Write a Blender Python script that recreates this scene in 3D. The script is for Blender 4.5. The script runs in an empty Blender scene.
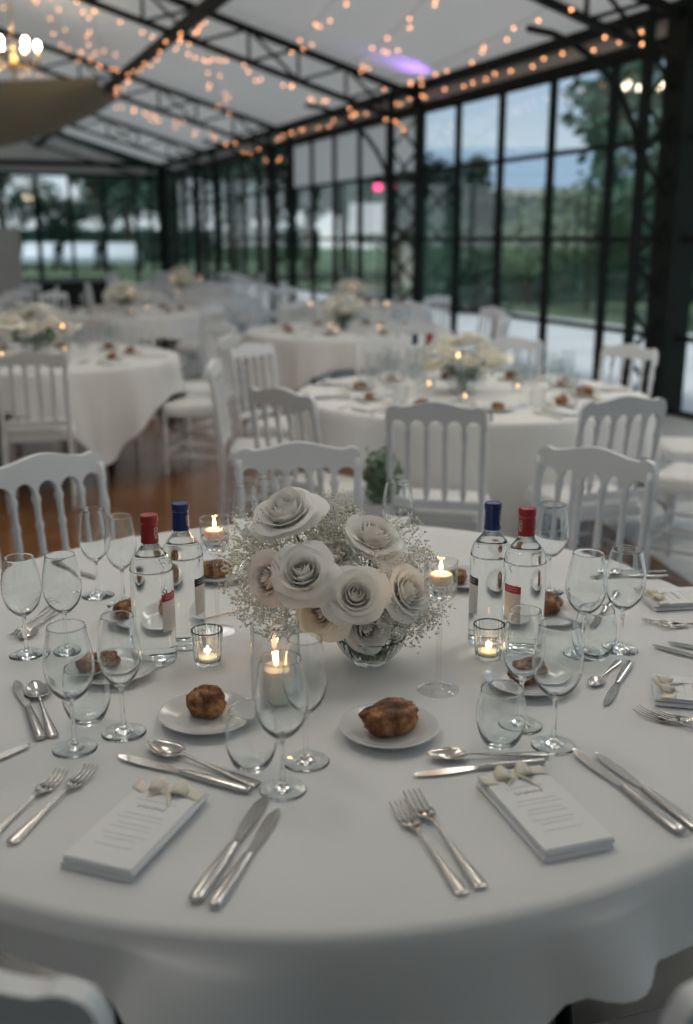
import bpy, math, random
from mathutils import Vector, Matrix
R = math.radians
PI = math.pi
random.seed(7)
C = bpy.context.scene.collection
sc = bpy.context.scene

# ------------------------------------------------------------------ camera
F, TH, H0 = 1028.0, 0.2595, 1.52
cd = bpy.data.cameras.new('camera'); cam = bpy.data.objects.new('camera', cd); C.objects.link(cam)
cam.location = (0, 0, H0); cam.rotation_euler = (PI/2 - TH, 0, 0)
cd.sensor_fit = 'VERTICAL'; cd.sensor_height = 36; cd.sensor_width = 24
cd.lens = 36 * F / 1024
cd.clip_start = .05; cd.clip_end = 500
cd.dof.use_dof = True; cd.dof.focus_distance = 1.88; cd.dof.aperture_fstop = 2.0; cd.dof.aperture_blades = 7
sc.camera = cam

# ------------------------------------------------------------------ view + cycles
vs = sc.view_settings
sc.display_settings.display_device = 'sRGB'
vs.view_transform = 'Standard'; vs.look = 'None'; vs.gamma = 1; vs.use_curve_mapping = False
vs.exposure = 0.0
cy = sc.cycles
cy.use_denoising = True
cy.max_bounces = 22; cy.transmission_bounces = 20; cy.transparent_max_bounces = 40
cy.diffuse_bounces = 5; cy.glossy_bounces = 5
cy.sample_clamp_indirect = 6; cy.sample_clamp_direct = 0
cy.caustics_reflective = True; cy.caustics_refractive = True; cy.blur_glossy = 0

# ------------------------------------------------------------------ world
w = bpy.data.worlds.new('sky'); sc.world = w; w.use_nodes = True
nt = w.node_tree; nt.nodes.clear()
def N(nt, t, **k):
    n = nt.nodes.new(t)
    for a, b in k.items():
        if a == 'inp':
            for i, v in b.items(): n.inputs[i].default_value = v
        else: setattr(n, a, b)
    return n
def ramp(nt, stops):
    r = nt.nodes.new('ShaderNodeValToRGB'); e = r.color_ramp.elements
    while len(e) < len(stops): e.new(.5)
    for i, (p, c) in enumerate(stops):
        e[i].position = p; e[i].color = (*c, 1) if len(c) == 3 else c
    return r
tc = N(nt, 'ShaderNodeTexCoord'); sx = N(nt, 'ShaderNodeSeparateXYZ'); nt.links.new(tc.outputs['Generated'], sx.inputs[0])
rp = ramp(nt, [(0, (.78, .84, .86)), (.05, (.66, .75, .82)), (.13, (.44, .58, .76)), (.22, (.38, .52, .72)), (.6, (.40, .50, .66)), (1, (.45, .52, .62))])
nt.links.new(sx.outputs['Z'], rp.inputs[0])
nz = N(nt, 'ShaderNodeTexNoise', inp={'Scale': 2.2, 'Detail': 5, 'Roughness': .55})
nt.links.new(tc.outputs['Generated'], nz.inputs['Vector'])
cr = ramp(nt, [(.42, (0, 0, 0)), (.68, (1, 1, 1))]); nt.links.new(nz.outputs['Fac'], cr.inputs[0])
mx = N(nt, 'ShaderNodeMix', data_type='RGBA'); mx.inputs['B'].default_value = (.66, .70, .76, 1)
nt.links.new(cr.outputs[0], mx.inputs['Factor']); nt.links.new(rp.outputs[0], mx.inputs['A'])
bg = N(nt, 'ShaderNodeBackground', inp={'Strength': 1.08}); nt.links.new(mx.outputs['Result'], bg.inputs[0])
wo = N(nt, 'ShaderNodeOutputWorld'); nt.links.new(bg.outputs[0], wo.inputs[0])

# ------------------------------------------------------------------ sun (veiled, behind and left of the camera)
sd = bpy.data.lights.new('sun', 'SUN'); so = bpy.data.objects.new('sun', sd); C.objects.link(so)
sd.energy = 2.2; sd.angle = R(12); sd.color = (1, .96, .9)
so.rotation_euler = Vector((.35, .30, -1)).to_track_quat('-Z', 'Y').to_euler()

# ================================================================== helpers
def tp(px, py, z=.75):
    "point of the horizontal plane z seen at picture point px, py"
    x = px - 346.5; y = py - 512
    d = F*math.sin(TH) + y*math.cos(TH); f = F*math.cos(TH) - y*math.sin(TH)
    k = (H0 - z)/d
    return Vector((x*k, f*k, z))
def ty(px, py, Y):
    "point seen at px, py at distance Y in front of the camera"
    x = px - 346.5; y = py - 512
    d = F*math.sin(TH) + y*math.cos(TH); f = F*math.cos(TH) - y*math.sin(TH)
    k = Y/f
    return Vector((x*k, Y, H0 - d*k))

MAT = {}
def prin(name, col, rough=.5, metal=0, **k):
    if name in MAT: return MAT[name]
    m = bpy.data.materials.new(name); m.use_nodes = True; MAT[name] = m
    b = m.node_tree.nodes['Principled BSDF']
    b.inputs['Base Color'].default_value = (*col, 1); b.inputs['Roughness'].default_value = rough
    b.inputs['Metallic'].default_value = metal
    for a, v in k.items(): b.inputs[a.replace('_', ' ')].default_value = v
    return m
def bsdf(m): return m.node_tree.nodes['Principled BSDF']
def noise_col(m, stops, scale=5, detail=4, coord='Object', stretch=(1, 1, 1), rough=.6):
    nt = m.node_tree; tc = N(nt, 'ShaderNodeTexCoord'); mp = N(nt, 'ShaderNodeMapping'); mp.inputs['Scale'].default_value = stretch
    nz = N(nt, 'ShaderNodeTexNoise', inp={'Scale': scale, 'Detail': detail, 'Roughness': rough}); rp = ramp(nt, stops)
    nt.links.new(tc.outputs[coord], mp.inputs[0]); nt.links.new(mp.outputs[0], nz.inputs['Vector'])
    nt.links.new(nz.outputs['Fac'], rp.inputs[0]); nt.links.new(rp.outputs[0], bsdf(m).inputs['Base Color'])
    return m
def bump(m, scale=20, strength=.3, dist=.01, detail=3, coord='Object', stretch=(1, 1, 1)):
    nt = m.node_tree; tc = N(nt, 'ShaderNodeTexCoord'); mp = N(nt, 'ShaderNodeMapping'); mp.inputs['Scale'].default_value = stretch
    nz = N(nt, 'ShaderNodeTexNoise', inp={'Scale': scale, 'Detail': detail}); bp = N(nt, 'ShaderNodeBump', inp={'Strength': strength, 'Distance': dist})
    nt.links.new(tc.outputs[coord], mp.inputs[0]); nt.links.new(mp.outputs[0], nz.inputs['Vector'])
    nt.links.new(nz.outputs['Fac'], bp.inputs['Height']); nt.links.new(bp.outputs[0], bsdf(m).inputs['Normal'])
    return m
def glass(name, col=(1, 1, 1), ior=1.5, rough=0):
    m = bpy.data.materials.new(name); m.use_nodes = True; nt = m.node_tree; nt.nodes.clear()
    g = N(nt, 'ShaderNodeBsdfGlass', inp={'Color': (*col, 1), 'IOR': ior, 'Roughness': rough}); o = N(nt, 'ShaderNodeOutputMaterial')
    nt.links.new(g.outputs[0], o.inputs[0]); MAT[name] = m; return m
def thinglass(name, col=(.97, .98, .98), ior=1.5, rough=.02, gain=1.0):
    m = bpy.data.materials.new(name); m.use_nodes = True; nt = m.node_tree; nt.nodes.clear()
    t = N(nt, 'ShaderNodeBsdfTransparent', inp={'Color': (*col, 1)}); g = N(nt, 'ShaderNodeBsdfGlossy', inp={'Roughness': rough})
    fr = N(nt, 'ShaderNodeFresnel'); ge = N(nt, 'ShaderNodeNewGeometry'); mr = N(nt, 'ShaderNodeMapRange', inp={3: ior, 4: 1/ior})
    nt.links.new(ge.outputs['Backfacing'], mr.inputs[0]); nt.links.new(mr.outputs[0], fr.inputs['IOR']); mu = N(nt, 'ShaderNodeMath', operation='MULTIPLY', use_clamp=True); mu.inputs[1].default_value = gain
    mx = N(nt, 'ShaderNodeMixShader'); o = N(nt, 'ShaderNodeOutputMaterial')
    nt.links.new(fr.outputs[0], mu.inputs[0]); nt.links.new(mu.outputs[0], mx.inputs[0])
    nt.links.new(t.outputs[0], mx.inputs[1]); nt.links.new(g.outputs[0], mx.inputs[2]); nt.links.new(mx.outputs[0], o.inputs[0])
    MAT[name] = m; return m
def emit(name, col, s):
    m = bpy.data.materials.new(name); m.use_nodes = True; nt = m.node_tree; nt.nodes.clear()
    e = N(nt, 'ShaderNodeEmission', inp={'Color': (*col, 1), 'Strength': s}); o = N(nt, 'ShaderNodeOutputMaterial')
    nt.links.new(e.outputs[0], o.inputs[0]); MAT[name] = m; return m
def translucent(name, col, fac=.5):
    m = bpy.data.materials.new(name); m.use_nodes = True; nt = m.node_tree; nt.nodes.clear()
    d = N(nt, 'ShaderNodeBsdfDiffuse', inp={'Color': (*col, 1)}); t = N(nt, 'ShaderNodeBsdfTranslucent', inp={'Color': (*col, 1)})
    mx = N(nt, 'ShaderNodeMixShader', inp={0: fac}); o = N(nt, 'ShaderNodeOutputMaterial')
    nt.links.new(d.outputs[0], mx.inputs[1]); nt.links.new(t.outputs[0], mx.inputs[2]); nt.links.new(mx.outputs[0], o.inputs[0])
    MAT[name] = m; return m

class MB:
    def __init__(s): s.v = []; s.f = []; s.mi = []; s.cur = 0
    def add(s, vs, fs):
        o = len(s.v); s.v += [tuple(x) for x in vs]; s.f += [tuple(i+o for i in f) for f in fs]; s.mi += [s.cur]*len(fs)
        return s
    def box(s, lo, hi, M=None):
        x0, y0, z0 = lo; x1, y1, z1 = hi
        vs = [Vector(p) for p in ((x0,y0,z0),(x1,y0,z0),(x1,y1,z0),(x0,y1,z0),(x0,y0,z1),(x1,y0,z1),(x1,y1,z1),(x0,y1,z1))]
        if M: vs = [M @ p for p in vs]
        return s.add(vs, [(0,3,2,1),(4,5,6,7),(0,1,5,4),(1,2,6,5),(2,3,7,6),(3,0,4,7)])
    def bar(s, a, b, w=.03, h=None, up=(0, 0, 1)):
        a = Vector(a); b = Vector(b); h = h or w; d = (b-a).normalized(); u = Vector(up)
        if abs(d.dot(u)) > .98: u = Vector((1, 0, 0))
        x = d.cross(u).normalized()*w/2; y = x.cross(d).normalized()*h/2
        return s.add([a-x-y, a+x-y, a+x+y, a-x+y, b-x-y, b+x-y, b+x+y, b-x+y], [(0,3,2,1),(4,5,6,7),(0,1,5,4),(1,2,6,5),(2,3,7,6),(3,0,4,7)])
    def tube(s, pts, r, seg=6, cap=True):
        pts = [Vector(p) for p in pts]; n = len(pts); rs = r if isinstance(r, (list, tuple)) else [r]*n
        vs = []; pu = None
        for i, p in enumerate(pts):
            d = (pts[min(i+1, n-1)] - pts[max(i-1, 0)]).normalized()
            u = Vector((0, 0, 1)) if abs(d.z) < .95 else Vector((1, 0, 0))
            if pu is not None:
                u = pu - d*pu.dot(d)
                u = u.normalized() if u.length > 1e-6 else Vector((1, 0, 0))
            else:
                u = (u - d*u.dot(d)).normalized()
            pu = u; q = d.cross(u)
            for k in range(seg):
                a = 2*PI*k/seg; vs.append(p + (u*math.cos(a) + q*math.sin(a))*rs[i])
        fs = [(i*seg+k, i*seg+(k+1) % seg, (i+1)*seg+(k+1) % seg, (i+1)*seg+k) for i in range(n-1) for k in range(seg)]
        if cap: fs += [tuple(reversed(range(seg))), tuple((n-1)*seg+k for k in range(seg))]
        return s.add(vs, fs)
    def lathe(s, prof, seg=32, M=None, rf=None):
        vs = []; fs = []; idx = []
        for i, (r, z) in enumerate(prof):
            if r < 1e-6: idx.append([len(vs)]*seg); vs.append(Vector((0, 0, z)))
            else:
                idx.append(list(range(len(vs), len(vs)+seg)))
                for k in range(seg):
                    a = 2*PI*k/seg; rr = r*(rf(a, z) if rf else 1); vs.append(Vector((rr*math.cos(a), rr*math.sin(a), z)))
        for i in range(len(prof)-1):
            for k in range(seg):
                q = [idx[i][k], idx[i][(k+1) % seg], idx[i+1][(k+1) % seg], idx[i+1][k]]
                o = []
                for t in q:
                    if t not in o: o.append(t)
                if len(o) > 2: fs.append(tuple(o))
        if M: vs = [M @ p for p in vs]
        return s.add(vs, fs)
    def grid(s, P):
        n = len(P); m = len(P[0])
        return s.add([p for row in P for p in row], [(i*m+j, i*m+j+1, (i+1)*m+j+1, (i+1)*m+j) for i in range(n-1) for j in range(m-1)])
    def prism(s, poly, a, b, M=None):
        "2-D outline extruded along local y from a to b (outline in x, z)"
        n = len(poly); vs = [Vector((x, a, z)) for x, z in poly] + [Vector((x, b, z)) for x, z in poly]
        if M: vs = [M @ p for p in vs]
        return s.add(vs, [tuple(range(n)), tuple(range(2*n-1, n-1, -1))] + [(i, i+n, (i+1) % n + n, (i+1) % n) for i in range(n)])
    def build(s, name, mat, parent=None, smooth=True, loc=None, angle=None):
        me = bpy.data.meshes.new(name); me.from_pydata(s.v, [], s.f)
        for m in (mat if isinstance(mat, (list, tuple)) else [mat]): me.materials.append(m)
        if isinstance(mat, (list, tuple)): me.polygons.foreach_set('material_index', s.mi)
        if smooth: me.polygons.foreach_set('use_smooth', [True]*len(me.polygons))
        me.update()
        if smooth and angle: me.set_sharp_from_angle(angle=R(angle))
        o = bpy.data.objects.new(name, me); C.objects.link(o)
        if parent: o.parent = parent
        if loc is not None: o.location = loc
        return o
def thing(name, label, cat, loc=(0, 0, 0), rz=0, group=None):
    o = bpy.data.objects.new(name, None); C.objects.link(o); o.empty_display_size = .05
    o.location = loc; o.rotation_euler = (0, 0, rz)
    return tag(o, label, cat, group)
def tag(o, label, cat, group=None, kind=None):
    o['label'] = label; o['category'] = cat
    if group: o['group'] = group
    if kind: o['kind'] = kind
    return o
def struct(o): o['kind'] = 'structure'; return o
def dup(root, loc, rz=None, label=None, group=None, scale=None):
    def cp(o, par):
        c = o.copy(); C.objects.link(c); c.parent = par
        for ch in o.children: cp(ch, c)
        return c
    r = cp(root, None); r.location = loc
    if rz is not None: r.rotation_euler = (0, 0, rz)
    if label: r['label'] = label
    if group: r['group'] = group
    elif 'group' in r.keys(): del r['group']
    if scale: r.scale = (scale,)*3
    return r
FIRST = {}
def put(key, maker, loc, rz, label, group=None, scale=None):
    "the first one is built, later ones are copies of it"
    if key not in FIRST:
        o = maker(); FIRST[key] = o; o.location = loc; o.rotation_euler = (0, 0, rz)
        o['label'] = label
        if group: o['group'] = group
        if scale: o.scale = (scale,)*3
        return o
    o = dup(FIRST[key], loc, rz, label, group)
    o.scale = (scale,)*3 if scale else (1, 1, 1)
    return o
def spline(pts, n=4):
    out = []
    for i in range(len(pts)-1):
        p0 = pts[max(i-1, 0)]; p1 = pts[i]; p2 = pts[i+1]; p3 = pts[min(i+2, len(pts)-1)]
        for k in range(n):
            t = k/n
            out.append(tuple(.5*((2*p1[j]) + (-p0[j]+p2[j])*t + (2*p0[j]-5*p1[j]+4*p2[j]-p3[j])*t*t + (-p0[j]+3*p1[j]-3*p2[j]+p3[j])*t**3) for j in range(len(p1))))
    out.append(tuple(pts[-1])); return out

# ================================================================== materials
M_cloth = bump(prin('white_linen', (.74, .745, .74), .85, Sheen_Weight=.1), 3.0, .25, .012, 2)
M_clothbg = prin('white_linen_plain', (.76, .76, .75), .9)
M_iron = prin('black_green_iron', (.008, .012, .010), .7, Specular_IOR_Level=.2)
M_chair = bump(prin('white_lacquer', (.72, .74, .76), .38), 14, .1, .004)
M_seat = prin('white_leather', (.72, .72, .71), .6)
M_glass = glass('clear_glass', (.99, 1, 1), 1.5)
M_thin = thinglass('thin_clear_glass', (.965, .975, .975), 1.5, .03, 1.3)
M_fine = thinglass('fine_glass', (.988, .990, .990), 1.5, .0, 1.5)
M_water_in_glass = glass('spirit_in_glass', (1, 1, 1), .92)
M_bottle = glass('bottle_glass', (.985, 1, .995), 1.46)
M_water = glass('water', (1, 1, 1), 1.33)
M_steel = prin('stainless_steel', (.52, .51, .49), .2, 1)
M_china = prin('white_china', (.70, .71, .71), .18, Coat_Weight=.3)
M_paper = prin('white_paper', (.82, .82, .82), .8)
M_napkin = bump(prin('white_napkin', (.74, .76, .78), .9), 30, .2, .003)
M_ribbon = prin('cream_ribbon', (.80, .74, .62), .6)
M_ink = prin('grey_ink', (.66, .65, .64), .8)
M_wax = prin('white_wax', (.85, .80, .70), .5, Subsurface_Weight=.5, Subsurface_Scale=.02, Subsurface_Radius=(1, .5, .25))
M_flame = emit('candle_flame', (1, .52, .22), 12)
M_wick = prin('burnt_wick', (.02, .015, .01), .9)
M_alu = prin('tealight_cup', (.8, .78, .75), .3, 1)
M_petal = translucent('white_petal', (.98, .97, .93), .18)
M_blush = translucent('blush_petal', (.98, .90, .85), .18)
M_cream = translucent('cream_petal', (.98, .95, .86), .18)
M_gyp = translucent('tiny_white_blossom', (.94, .93, .87), .35)
M_stem = prin('green_stem', (.07, .11, .04), .6)
M_gstem = prin('dry_green_stem', (.34, .36, .25), .7)
M_red = prin('red_foil', (.36, .02, .025), .35)
M_blue = prin('blue_foil', (.010, .035, .17), .35)
M_label = prin('label_paper', (.68, .68, .66), .6)
M_lred = prin('label_red', (.42, .02, .04), .5)
M_lblack = prin('label_black', (.02, .02, .025), .5)
M_mark = prin('silver_print', (.7, .7, .66), .4)
M_gold = prin('gold_metal', (.75, .48, .18), .3, 1)
M_fairy = emit('warm_bulb', (1, .40, .17), 7)
M_bulb = emit('bright_bulb', (1, .84, .62), 60)
M_cable = prin('thin_cable', (.12, .10, .08), .7)
M_crust = prin('bread_crust', (.3, .13, .05), .55)
def crust(m):
    nt = m.node_tree; tc = N(nt, 'ShaderNodeTexCoord')
    n1 = N(nt, 'ShaderNodeTexNoise', inp={'Scale': 38, 'Detail': 5, 'Roughness': .65}); r1 = ramp(nt, [(.36, (.06, .020, .008)), (.5, (.25, .09, .026)), (.63, (.50, .25, .09))])
    n2 = N(nt, 'ShaderNodeTexNoise', inp={'Scale': 26, 'Detail': 6, 'Roughness': .7}); r2 = ramp(nt, [(.57, (0, 0, 0)), (.68, (.75, .75, .75))])
    mx = N(nt, 'ShaderNodeMix', data_type='RGBA'); mx.inputs['B'].default_value = (.60, .48, .33, 1)
    mp = N(nt, 'ShaderNodeMapping', inp={'Location': (3, 1, 5)})
    nt.links.new(tc.outputs['Object'], n1.inputs['Vector']); nt.links.new(tc.outputs['Object'], mp.inputs[0]); nt.links.new(mp.outputs[0], n2.inputs['Vector'])
    nt.links.new(n1.outputs['Fac'], r1.inputs[0]); nt.links.new(n2.outputs['Fac'], r2.inputs[0])
    nt.links.new(r2.outputs[0], mx.inputs['Factor']); nt.links.new(r1.outputs[0], mx.inputs['A']); nt.links.new(mx.outputs['Result'], bsdf(m).inputs['Base Color'])
    bp = N(nt, 'ShaderNodeBump', inp={'Strength': .7, 'Distance': .004}); nt.links.new(n1.outputs['Fac'], bp.inputs['Height']); nt.links.new(bp.outputs[0], bsdf(m).inputs['Normal'])
crust(M_crust)
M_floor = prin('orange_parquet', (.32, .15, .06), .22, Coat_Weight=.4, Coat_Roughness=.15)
def parquet(m):
    "orange parquet laid in a pale floor, shade under the front table painted dark, dark joint across the parquet"
    nt = m.node_tree; tc = N(nt, 'ShaderNodeTexCoord'); L = nt.links.new
    br = N(nt, 'ShaderNodeTexBrick', inp={'Scale': 1, 'Mortar Size': .002, 'Brick Width': 1.1, 'Row Height': .12, 'Color1': (.20, .085, .03, 1), 'Color2': (.26, .115, .042, 1), 'Mortar': (.10, .045, .02, 1)})
    L(tc.outputs['Object'], br.inputs['Vector']); sx = N(nt, 'ShaderNodeSeparateXYZ'); L(tc.outputs['Object'], sx.inputs[0])
    def cmp(o, op, v):
        n = N(nt, 'ShaderNodeMath', operation=op); L(o, n.inputs[0]); n.inputs[1].default_value = v; return n.outputs[0]
    def mul(a, b):
        n = N(nt, 'ShaderNodeMath', operation='MULTIPLY'); L(a, n.inputs[0]); L(b, n.inputs[1]); return n.outputs[0]
    sh = N(nt, 'ShaderNodeMath', operation='MULTIPLY_ADD'); L(sx.outputs['Y'], sh.inputs[0]); sh.inputs[1].default_value = .15; L(sx.outputs['X'], sh.inputs[2])
    zone = mul(mul(cmp(sx.outputs['Y'], 'GREATER_THAN', 3.7), cmp(sx.outputs['Y'], 'LESS_THAN', 10.2)), mul(cmp(sh.outputs[0], 'LESS_THAN', 2.25), cmp(sx.outputs['X'], 'GREATER_THAN', -7)))
    joint = mul(cmp(sx.outputs['Y'], 'GREATER_THAN', 7.30), cmp(sx.outputs['Y'], 'LESS_THAN', 7.38))
    m0 = N(nt, 'ShaderNodeMix', data_type='RGBA'); m0.inputs['A'].default_value = (.72, .72, .71, 1); m0.inputs['B'].default_value = (.075, .08, .07, 1); L(cmp(sx.outputs['Y'], 'LESS_THAN', 3.3), m0.inputs['Factor'])  # near floor coloured dark for the shade under the front table
    mx = N(nt, 'ShaderNodeMix', data_type='RGBA'); L(m0.outputs['Result'], mx.inputs['A']); L(zone, mx.inputs['Factor']); L(br.outputs['Color'], mx.inputs['B'])
    m2 = N(nt, 'ShaderNodeMix', data_type='RGBA'); m2.inputs['B'].default_value = (.03, .03, .03, 1); L(joint, m2.inputs['Factor']); L(mx.outputs['Result'], m2.inputs['A']); L(m2.outputs['Result'], bsdf(m).inputs['Base Color'])
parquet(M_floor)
M_white = prin('white_paint', (.62, .62, .60), .7)
M_ceil = translucent('white_ceiling_cloth', (.76, .76, .73), .20)
M_frost = translucent('frosted_panel', (.72, .73, .70), .5)
M_pane = thinglass('window_pane', (.90, .95, .94), 1.5, .0, 1.6)
M_beige = prin('beige_drape', (.22, .19, .135), .9)
M_black = prin('black_skirt', (.012, .012, .012), .8)
M_grass = noise_col(prin('grass', (.1, .17, .05), .9), [(.3, (.05, .09, .05)), (.7, (.12, .19, .09))], .8)
M_pave = noise_col(prin('pale_paving', (.6, .6, .6), .8), [(.3, (.52, .55, .57)), (.7, (.68, .70, .72))], .6)
M_bark = prin('bark', (.10, .075, .05), .9)
M_leafd = prin('dark_leaves', (.018, .065, .042), .7)
M_leafm = prin('mid_leaves', (.035, .10, .06), .7)
M_leafl = prin('pale_leaves', (.12, .20, .11), .7)
M_roof = prin('pale_blue_roof', (.30, .42, .55), .5)
M_render = prin('beige_render', (.60, .57, .50), .8)

# ================================================================== the hall
D = Vector((-.371, .928, 0)).normalized(); NI = Vector((-.928, -.371, 0)).normalized(); W0 = Vector((.96, 14.0, 0))
BAY = 5.12
def B(t, s, z=0): return W0 + D*t + NI*s + Vector((0, 0, z))
EAVE, SL, RIDGE = 3.10, .285, 6.6
T0, T1 = -4*BAY, 3*BAY
fl = MB(); fl.add([B(T0, -.12), B(T1+.1, -.12), B(T1+.1, 2*RIDGE+.1), B(T0, 2*RIDGE+.1), B(T0, -.12, -.12), B(T1+.1, -.12, -.12), B(T1+.1, 2*RIDGE+.1, -.12), B(T0, 2*RIDGE+.1, -.12)],
      [(3,2,1,0),(4,5,6,7),(0,1,5,4),(1,2,6,5),(2,3,7,6),(3,0,4,7)])
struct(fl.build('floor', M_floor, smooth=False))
# ceiling: cloth panels sagging slightly between the frames, one object per side of the ridge
ce = MB()
for b in range(7):
    for side in (0, 1):
        P = []
        for i in range(9):
            t = T0 + b*BAY + BAY*i/8; row = []
            for j in range(9):
                s = RIDGE*j/8; z = EAVE+.28+SL*s - .10*math.sin(PI*i/8)*math.sin(PI*min(1, j/8*1.0+.0))
                row.append(B(t, s if side == 0 else 2*RIDGE-s, z))
            P.append(row)
        ce.grid(P)
struct(ce.build('ceiling', M_ceil))

def truss(t, wide=.10):
    "lattice column on the glass wall and the lattice rafter that rises from it to the ridge"
    for s0, sg in ((0, 1), (2*RIDGE, -1)):
        S = lambda s: s0 + sg*s
        col = MB()
        col.bar(B(t, S(.02)), B(t, S(.02), EAVE+.25), wide, wide*1.1, up=D)
        col.bar(B(t, S(.42)), B(t, S(.42), EAVE+.2), .07, .07, up=D)
        z = .1; k = 0
        while z < EAVE-.3:
            a, b = (S(.05), S(.42)) if k % 2 == 0 else (S(.42), S(.05))
            col.bar(B(t, a, z), B(t, b, z+.42), .03, .03); col.bar(B(t, b, z), B(t, a, z+.42), .025, .025)
            z += .42; k += 1
        col.box((-.12, -.12, 0), (.12, .12, .015), Matrix.Translation(B(t, S(.02))))
        struct(col.build('column', M_iron, smooth=False))
        rf = MB(); up = lambda s: EAVE+.16+SL*s; lo = lambda s: up(s)-.36
        rf.bar(B(t, S(0), up(0)), B(t, S(RIDGE), up(RIDGE)), .10, .07)
        rf.bar(B(t, S(.3), lo(.3)), B(t, S(RIDGE), lo(RIDGE)), .08, .055)
        s = .42; k = 0
        while s < RIDGE-.1:
            e = min(s+.62, RIDGE)
            rf.bar(B(t, S(s), up(s)), B(t, S(s), lo(s)), .035, .035)
            rf.bar(B(t, S(s), up(s)), B(t, S(e), lo(e)), .035, .035)
            if k % 2 == 0: rf.bar(B(t, S(s), lo(s)), B(t, S(e), up(e)), .03, .03)
            s = e; k += 1
        # curved knee brace
        pts = [B(t, S(.42+1.15*(1-math.cos(a))), 1.95+1.15*math.sin(a)) for a in [PI/2*i/8 for i in range(9)]]
        rf.tube(pts, .028, 6)
        o = rf.build('roof_truss', M_iron, smooth=False); struct(o)
for i in range(8): truss(T0 + i*BAY, .25 if i == 3 else .10)
# purlins and eave members
for s, z in ((3.2, EAVE+.16+SL*3.2-.40), (2*RIDGE-3.2, EAVE+.16+SL*3.2-.40), (RIDGE, EAVE+.14+SL*RIDGE)):
    pu = MB(); pu.bar(B(T0, s, z), B(T1, s, z), .09, .13); struct(pu.build('beam', M_iron, smooth=False))
for s in (0, 2*RIDGE):
    ea = MB(); ea.bar(B(T0, s, EAVE+.04), B(T1, s, EAVE+.04), .10, .09); ea.bar(B(T0, s+(.1 if s == 0 else -.1), EAVE+.27), B(T1, s+(.1 if s == 0 else -.1), EAVE+.27), .10, .10)
    struct(ea.build('eave_beam', M_iron, smooth=False))
    wf = MB(); wf.bar(B(T0, s, EAVE+.16), B(T1, s, EAVE+.16), .04, .16); struct(wf.build('trim_1' if s == 0 else 'trim_2', M_white, smooth=False))

wl = MB(); wl.bar(B(T0-.1, -.2, EAVE/2+1), B(T0-.1, 2*RIDGE+.2, EAVE/2+1), .2, EAVE+2); struct(wl.build('wall_front', prin('grey_wall', (.22, .23, .22), .9), smooth=False))
wl = MB(); wl.bar(B(T0, 2*RIDGE+.25, EAVE/2+.1), B(T1, 2*RIDGE+.25, EAVE/2+.1), .2, EAVE+.2); struct(wl.build('wall_left', prin('grey_wall', (.22, .23, .22), .9), smooth=False))
wn = [0]
def window(p0, p1, zs, nm, thick=.05, frost=None):
    wn[0] += 1
    r = bpy.data.objects.new('window_%d' % wn[0], None); C.objects.link(r); r['kind'] = 'structure'
    p0 = Vector(p0); p1 = Vector(p1); f = MB()
    for i in range(nm+1):
        p = p0.lerp(p1, i/nm); wd = thick if i % nm else thick*1.4
        f.bar(p, p+Vector((0, 0, EAVE)), wd, wd*1.2, up=(p1-p0))
    for z in zs: f.bar(p0+Vector((0, 0, z)), p1+Vector((0, 0, z)), .05, .045)
    f.build('window_frame', M_iron, r, smooth=False)
    g = MB(); d = (p1-p0).normalized(); nrm = Vector((d.y, -d.x, 0))*.012
    a, b = p0+nrm, p1+nrm; zt = EAVE if not frost else frost
    g.add([a, b, b+Vector((0, 0, zt)), a+Vector((0, 0, zt))], [(0, 1, 2, 3)])
    g.build('pane', M_pane, r, smooth=False)
    if frost:
        q = MB(); q.add([a+Vector((0, 0, frost)), b+Vector((0, 0, frost)), b+Vector((0, 0, EAVE)), a+Vector((0, 0, EAVE))], [(0, 1, 2, 3)]); q.build('frosted_panel', M_frost, r, smooth=False)
ZS = (.03, .68, 1.52, 2.36, EAVE-.02)
for i in range(-4, 3):
    window(B(i*BAY, 0), B((i+1)*BAY, 0), ZS, 5, .06, 2.36 if i == 0 else None)
# end wall: glazing, with a white gable above the eave
for k in range(4):
    window(B(T1, 2*RIDGE*k/4), B(T1, 2*RIDGE*(k+1)/4), (.55, EAVE-.02), 4, .07)
gb = MB(); gb.add([B(T1-.02, 0, EAVE), B(T1-.02, 2*RIDGE, EAVE), B(T1-.02, RIDGE, EAVE+.3+SL*RIDGE), B(T1+.08, 0, EAVE), B(T1+.08, 2*RIDGE, EAVE), B(T1+.08, RIDGE, EAVE+.3+SL*RIDGE)],
    [(0, 1, 2), (5, 4, 3), (0, 3, 4, 1), (1, 4, 5, 2), (2, 5, 3, 0)])
struct(gb.build('wall_back', M_white, smooth=False))
eb = MB(); eb.bar(B(T1-.08, 0, EAVE+.26), B(T1-.08, 2*RIDGE, EAVE+.26), .08, .12); eb.bar(B(T1-.06, 0, EAVE), B(T1-.06, 2*RIDGE, EAVE), .06, .08)
struct(eb.build('trim_3', M_iron, smooth=False))
co = MB(); co.bar(B(T1-.1, .1), B(T1-.1, .1, EAVE+.3), .26, .26); struct(co.build('column', M_iron, smooth=False))

# outdoors ground
gr = MB(); gr.add([(-160, -60, -.16), (160, -60, -.16), (160, 200, -.16), (-160, 200, -.16)], [(0, 1, 2, 3)]); struct(gr.build('lawn', M_grass, smooth=False))
pv = MB(); pv.add([B(-30, -.15, -.12), B(-30, -7.0, -.12), B(26, -6.2, -.12), B(26, -.15, -.12)], [(0, 1, 2, 3)]); struct(pv.build('terrace_paving', M_pave, smooth=False))
pv = MB(); pv.add([B(16, -4, -.11), B(27, -4, -.11), B(27, 20, -.11), B(16, 20, -.11)], [(0, 1, 2, 3)]); struct(pv.build('car_park_paving', M_pave, smooth=False))

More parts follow.
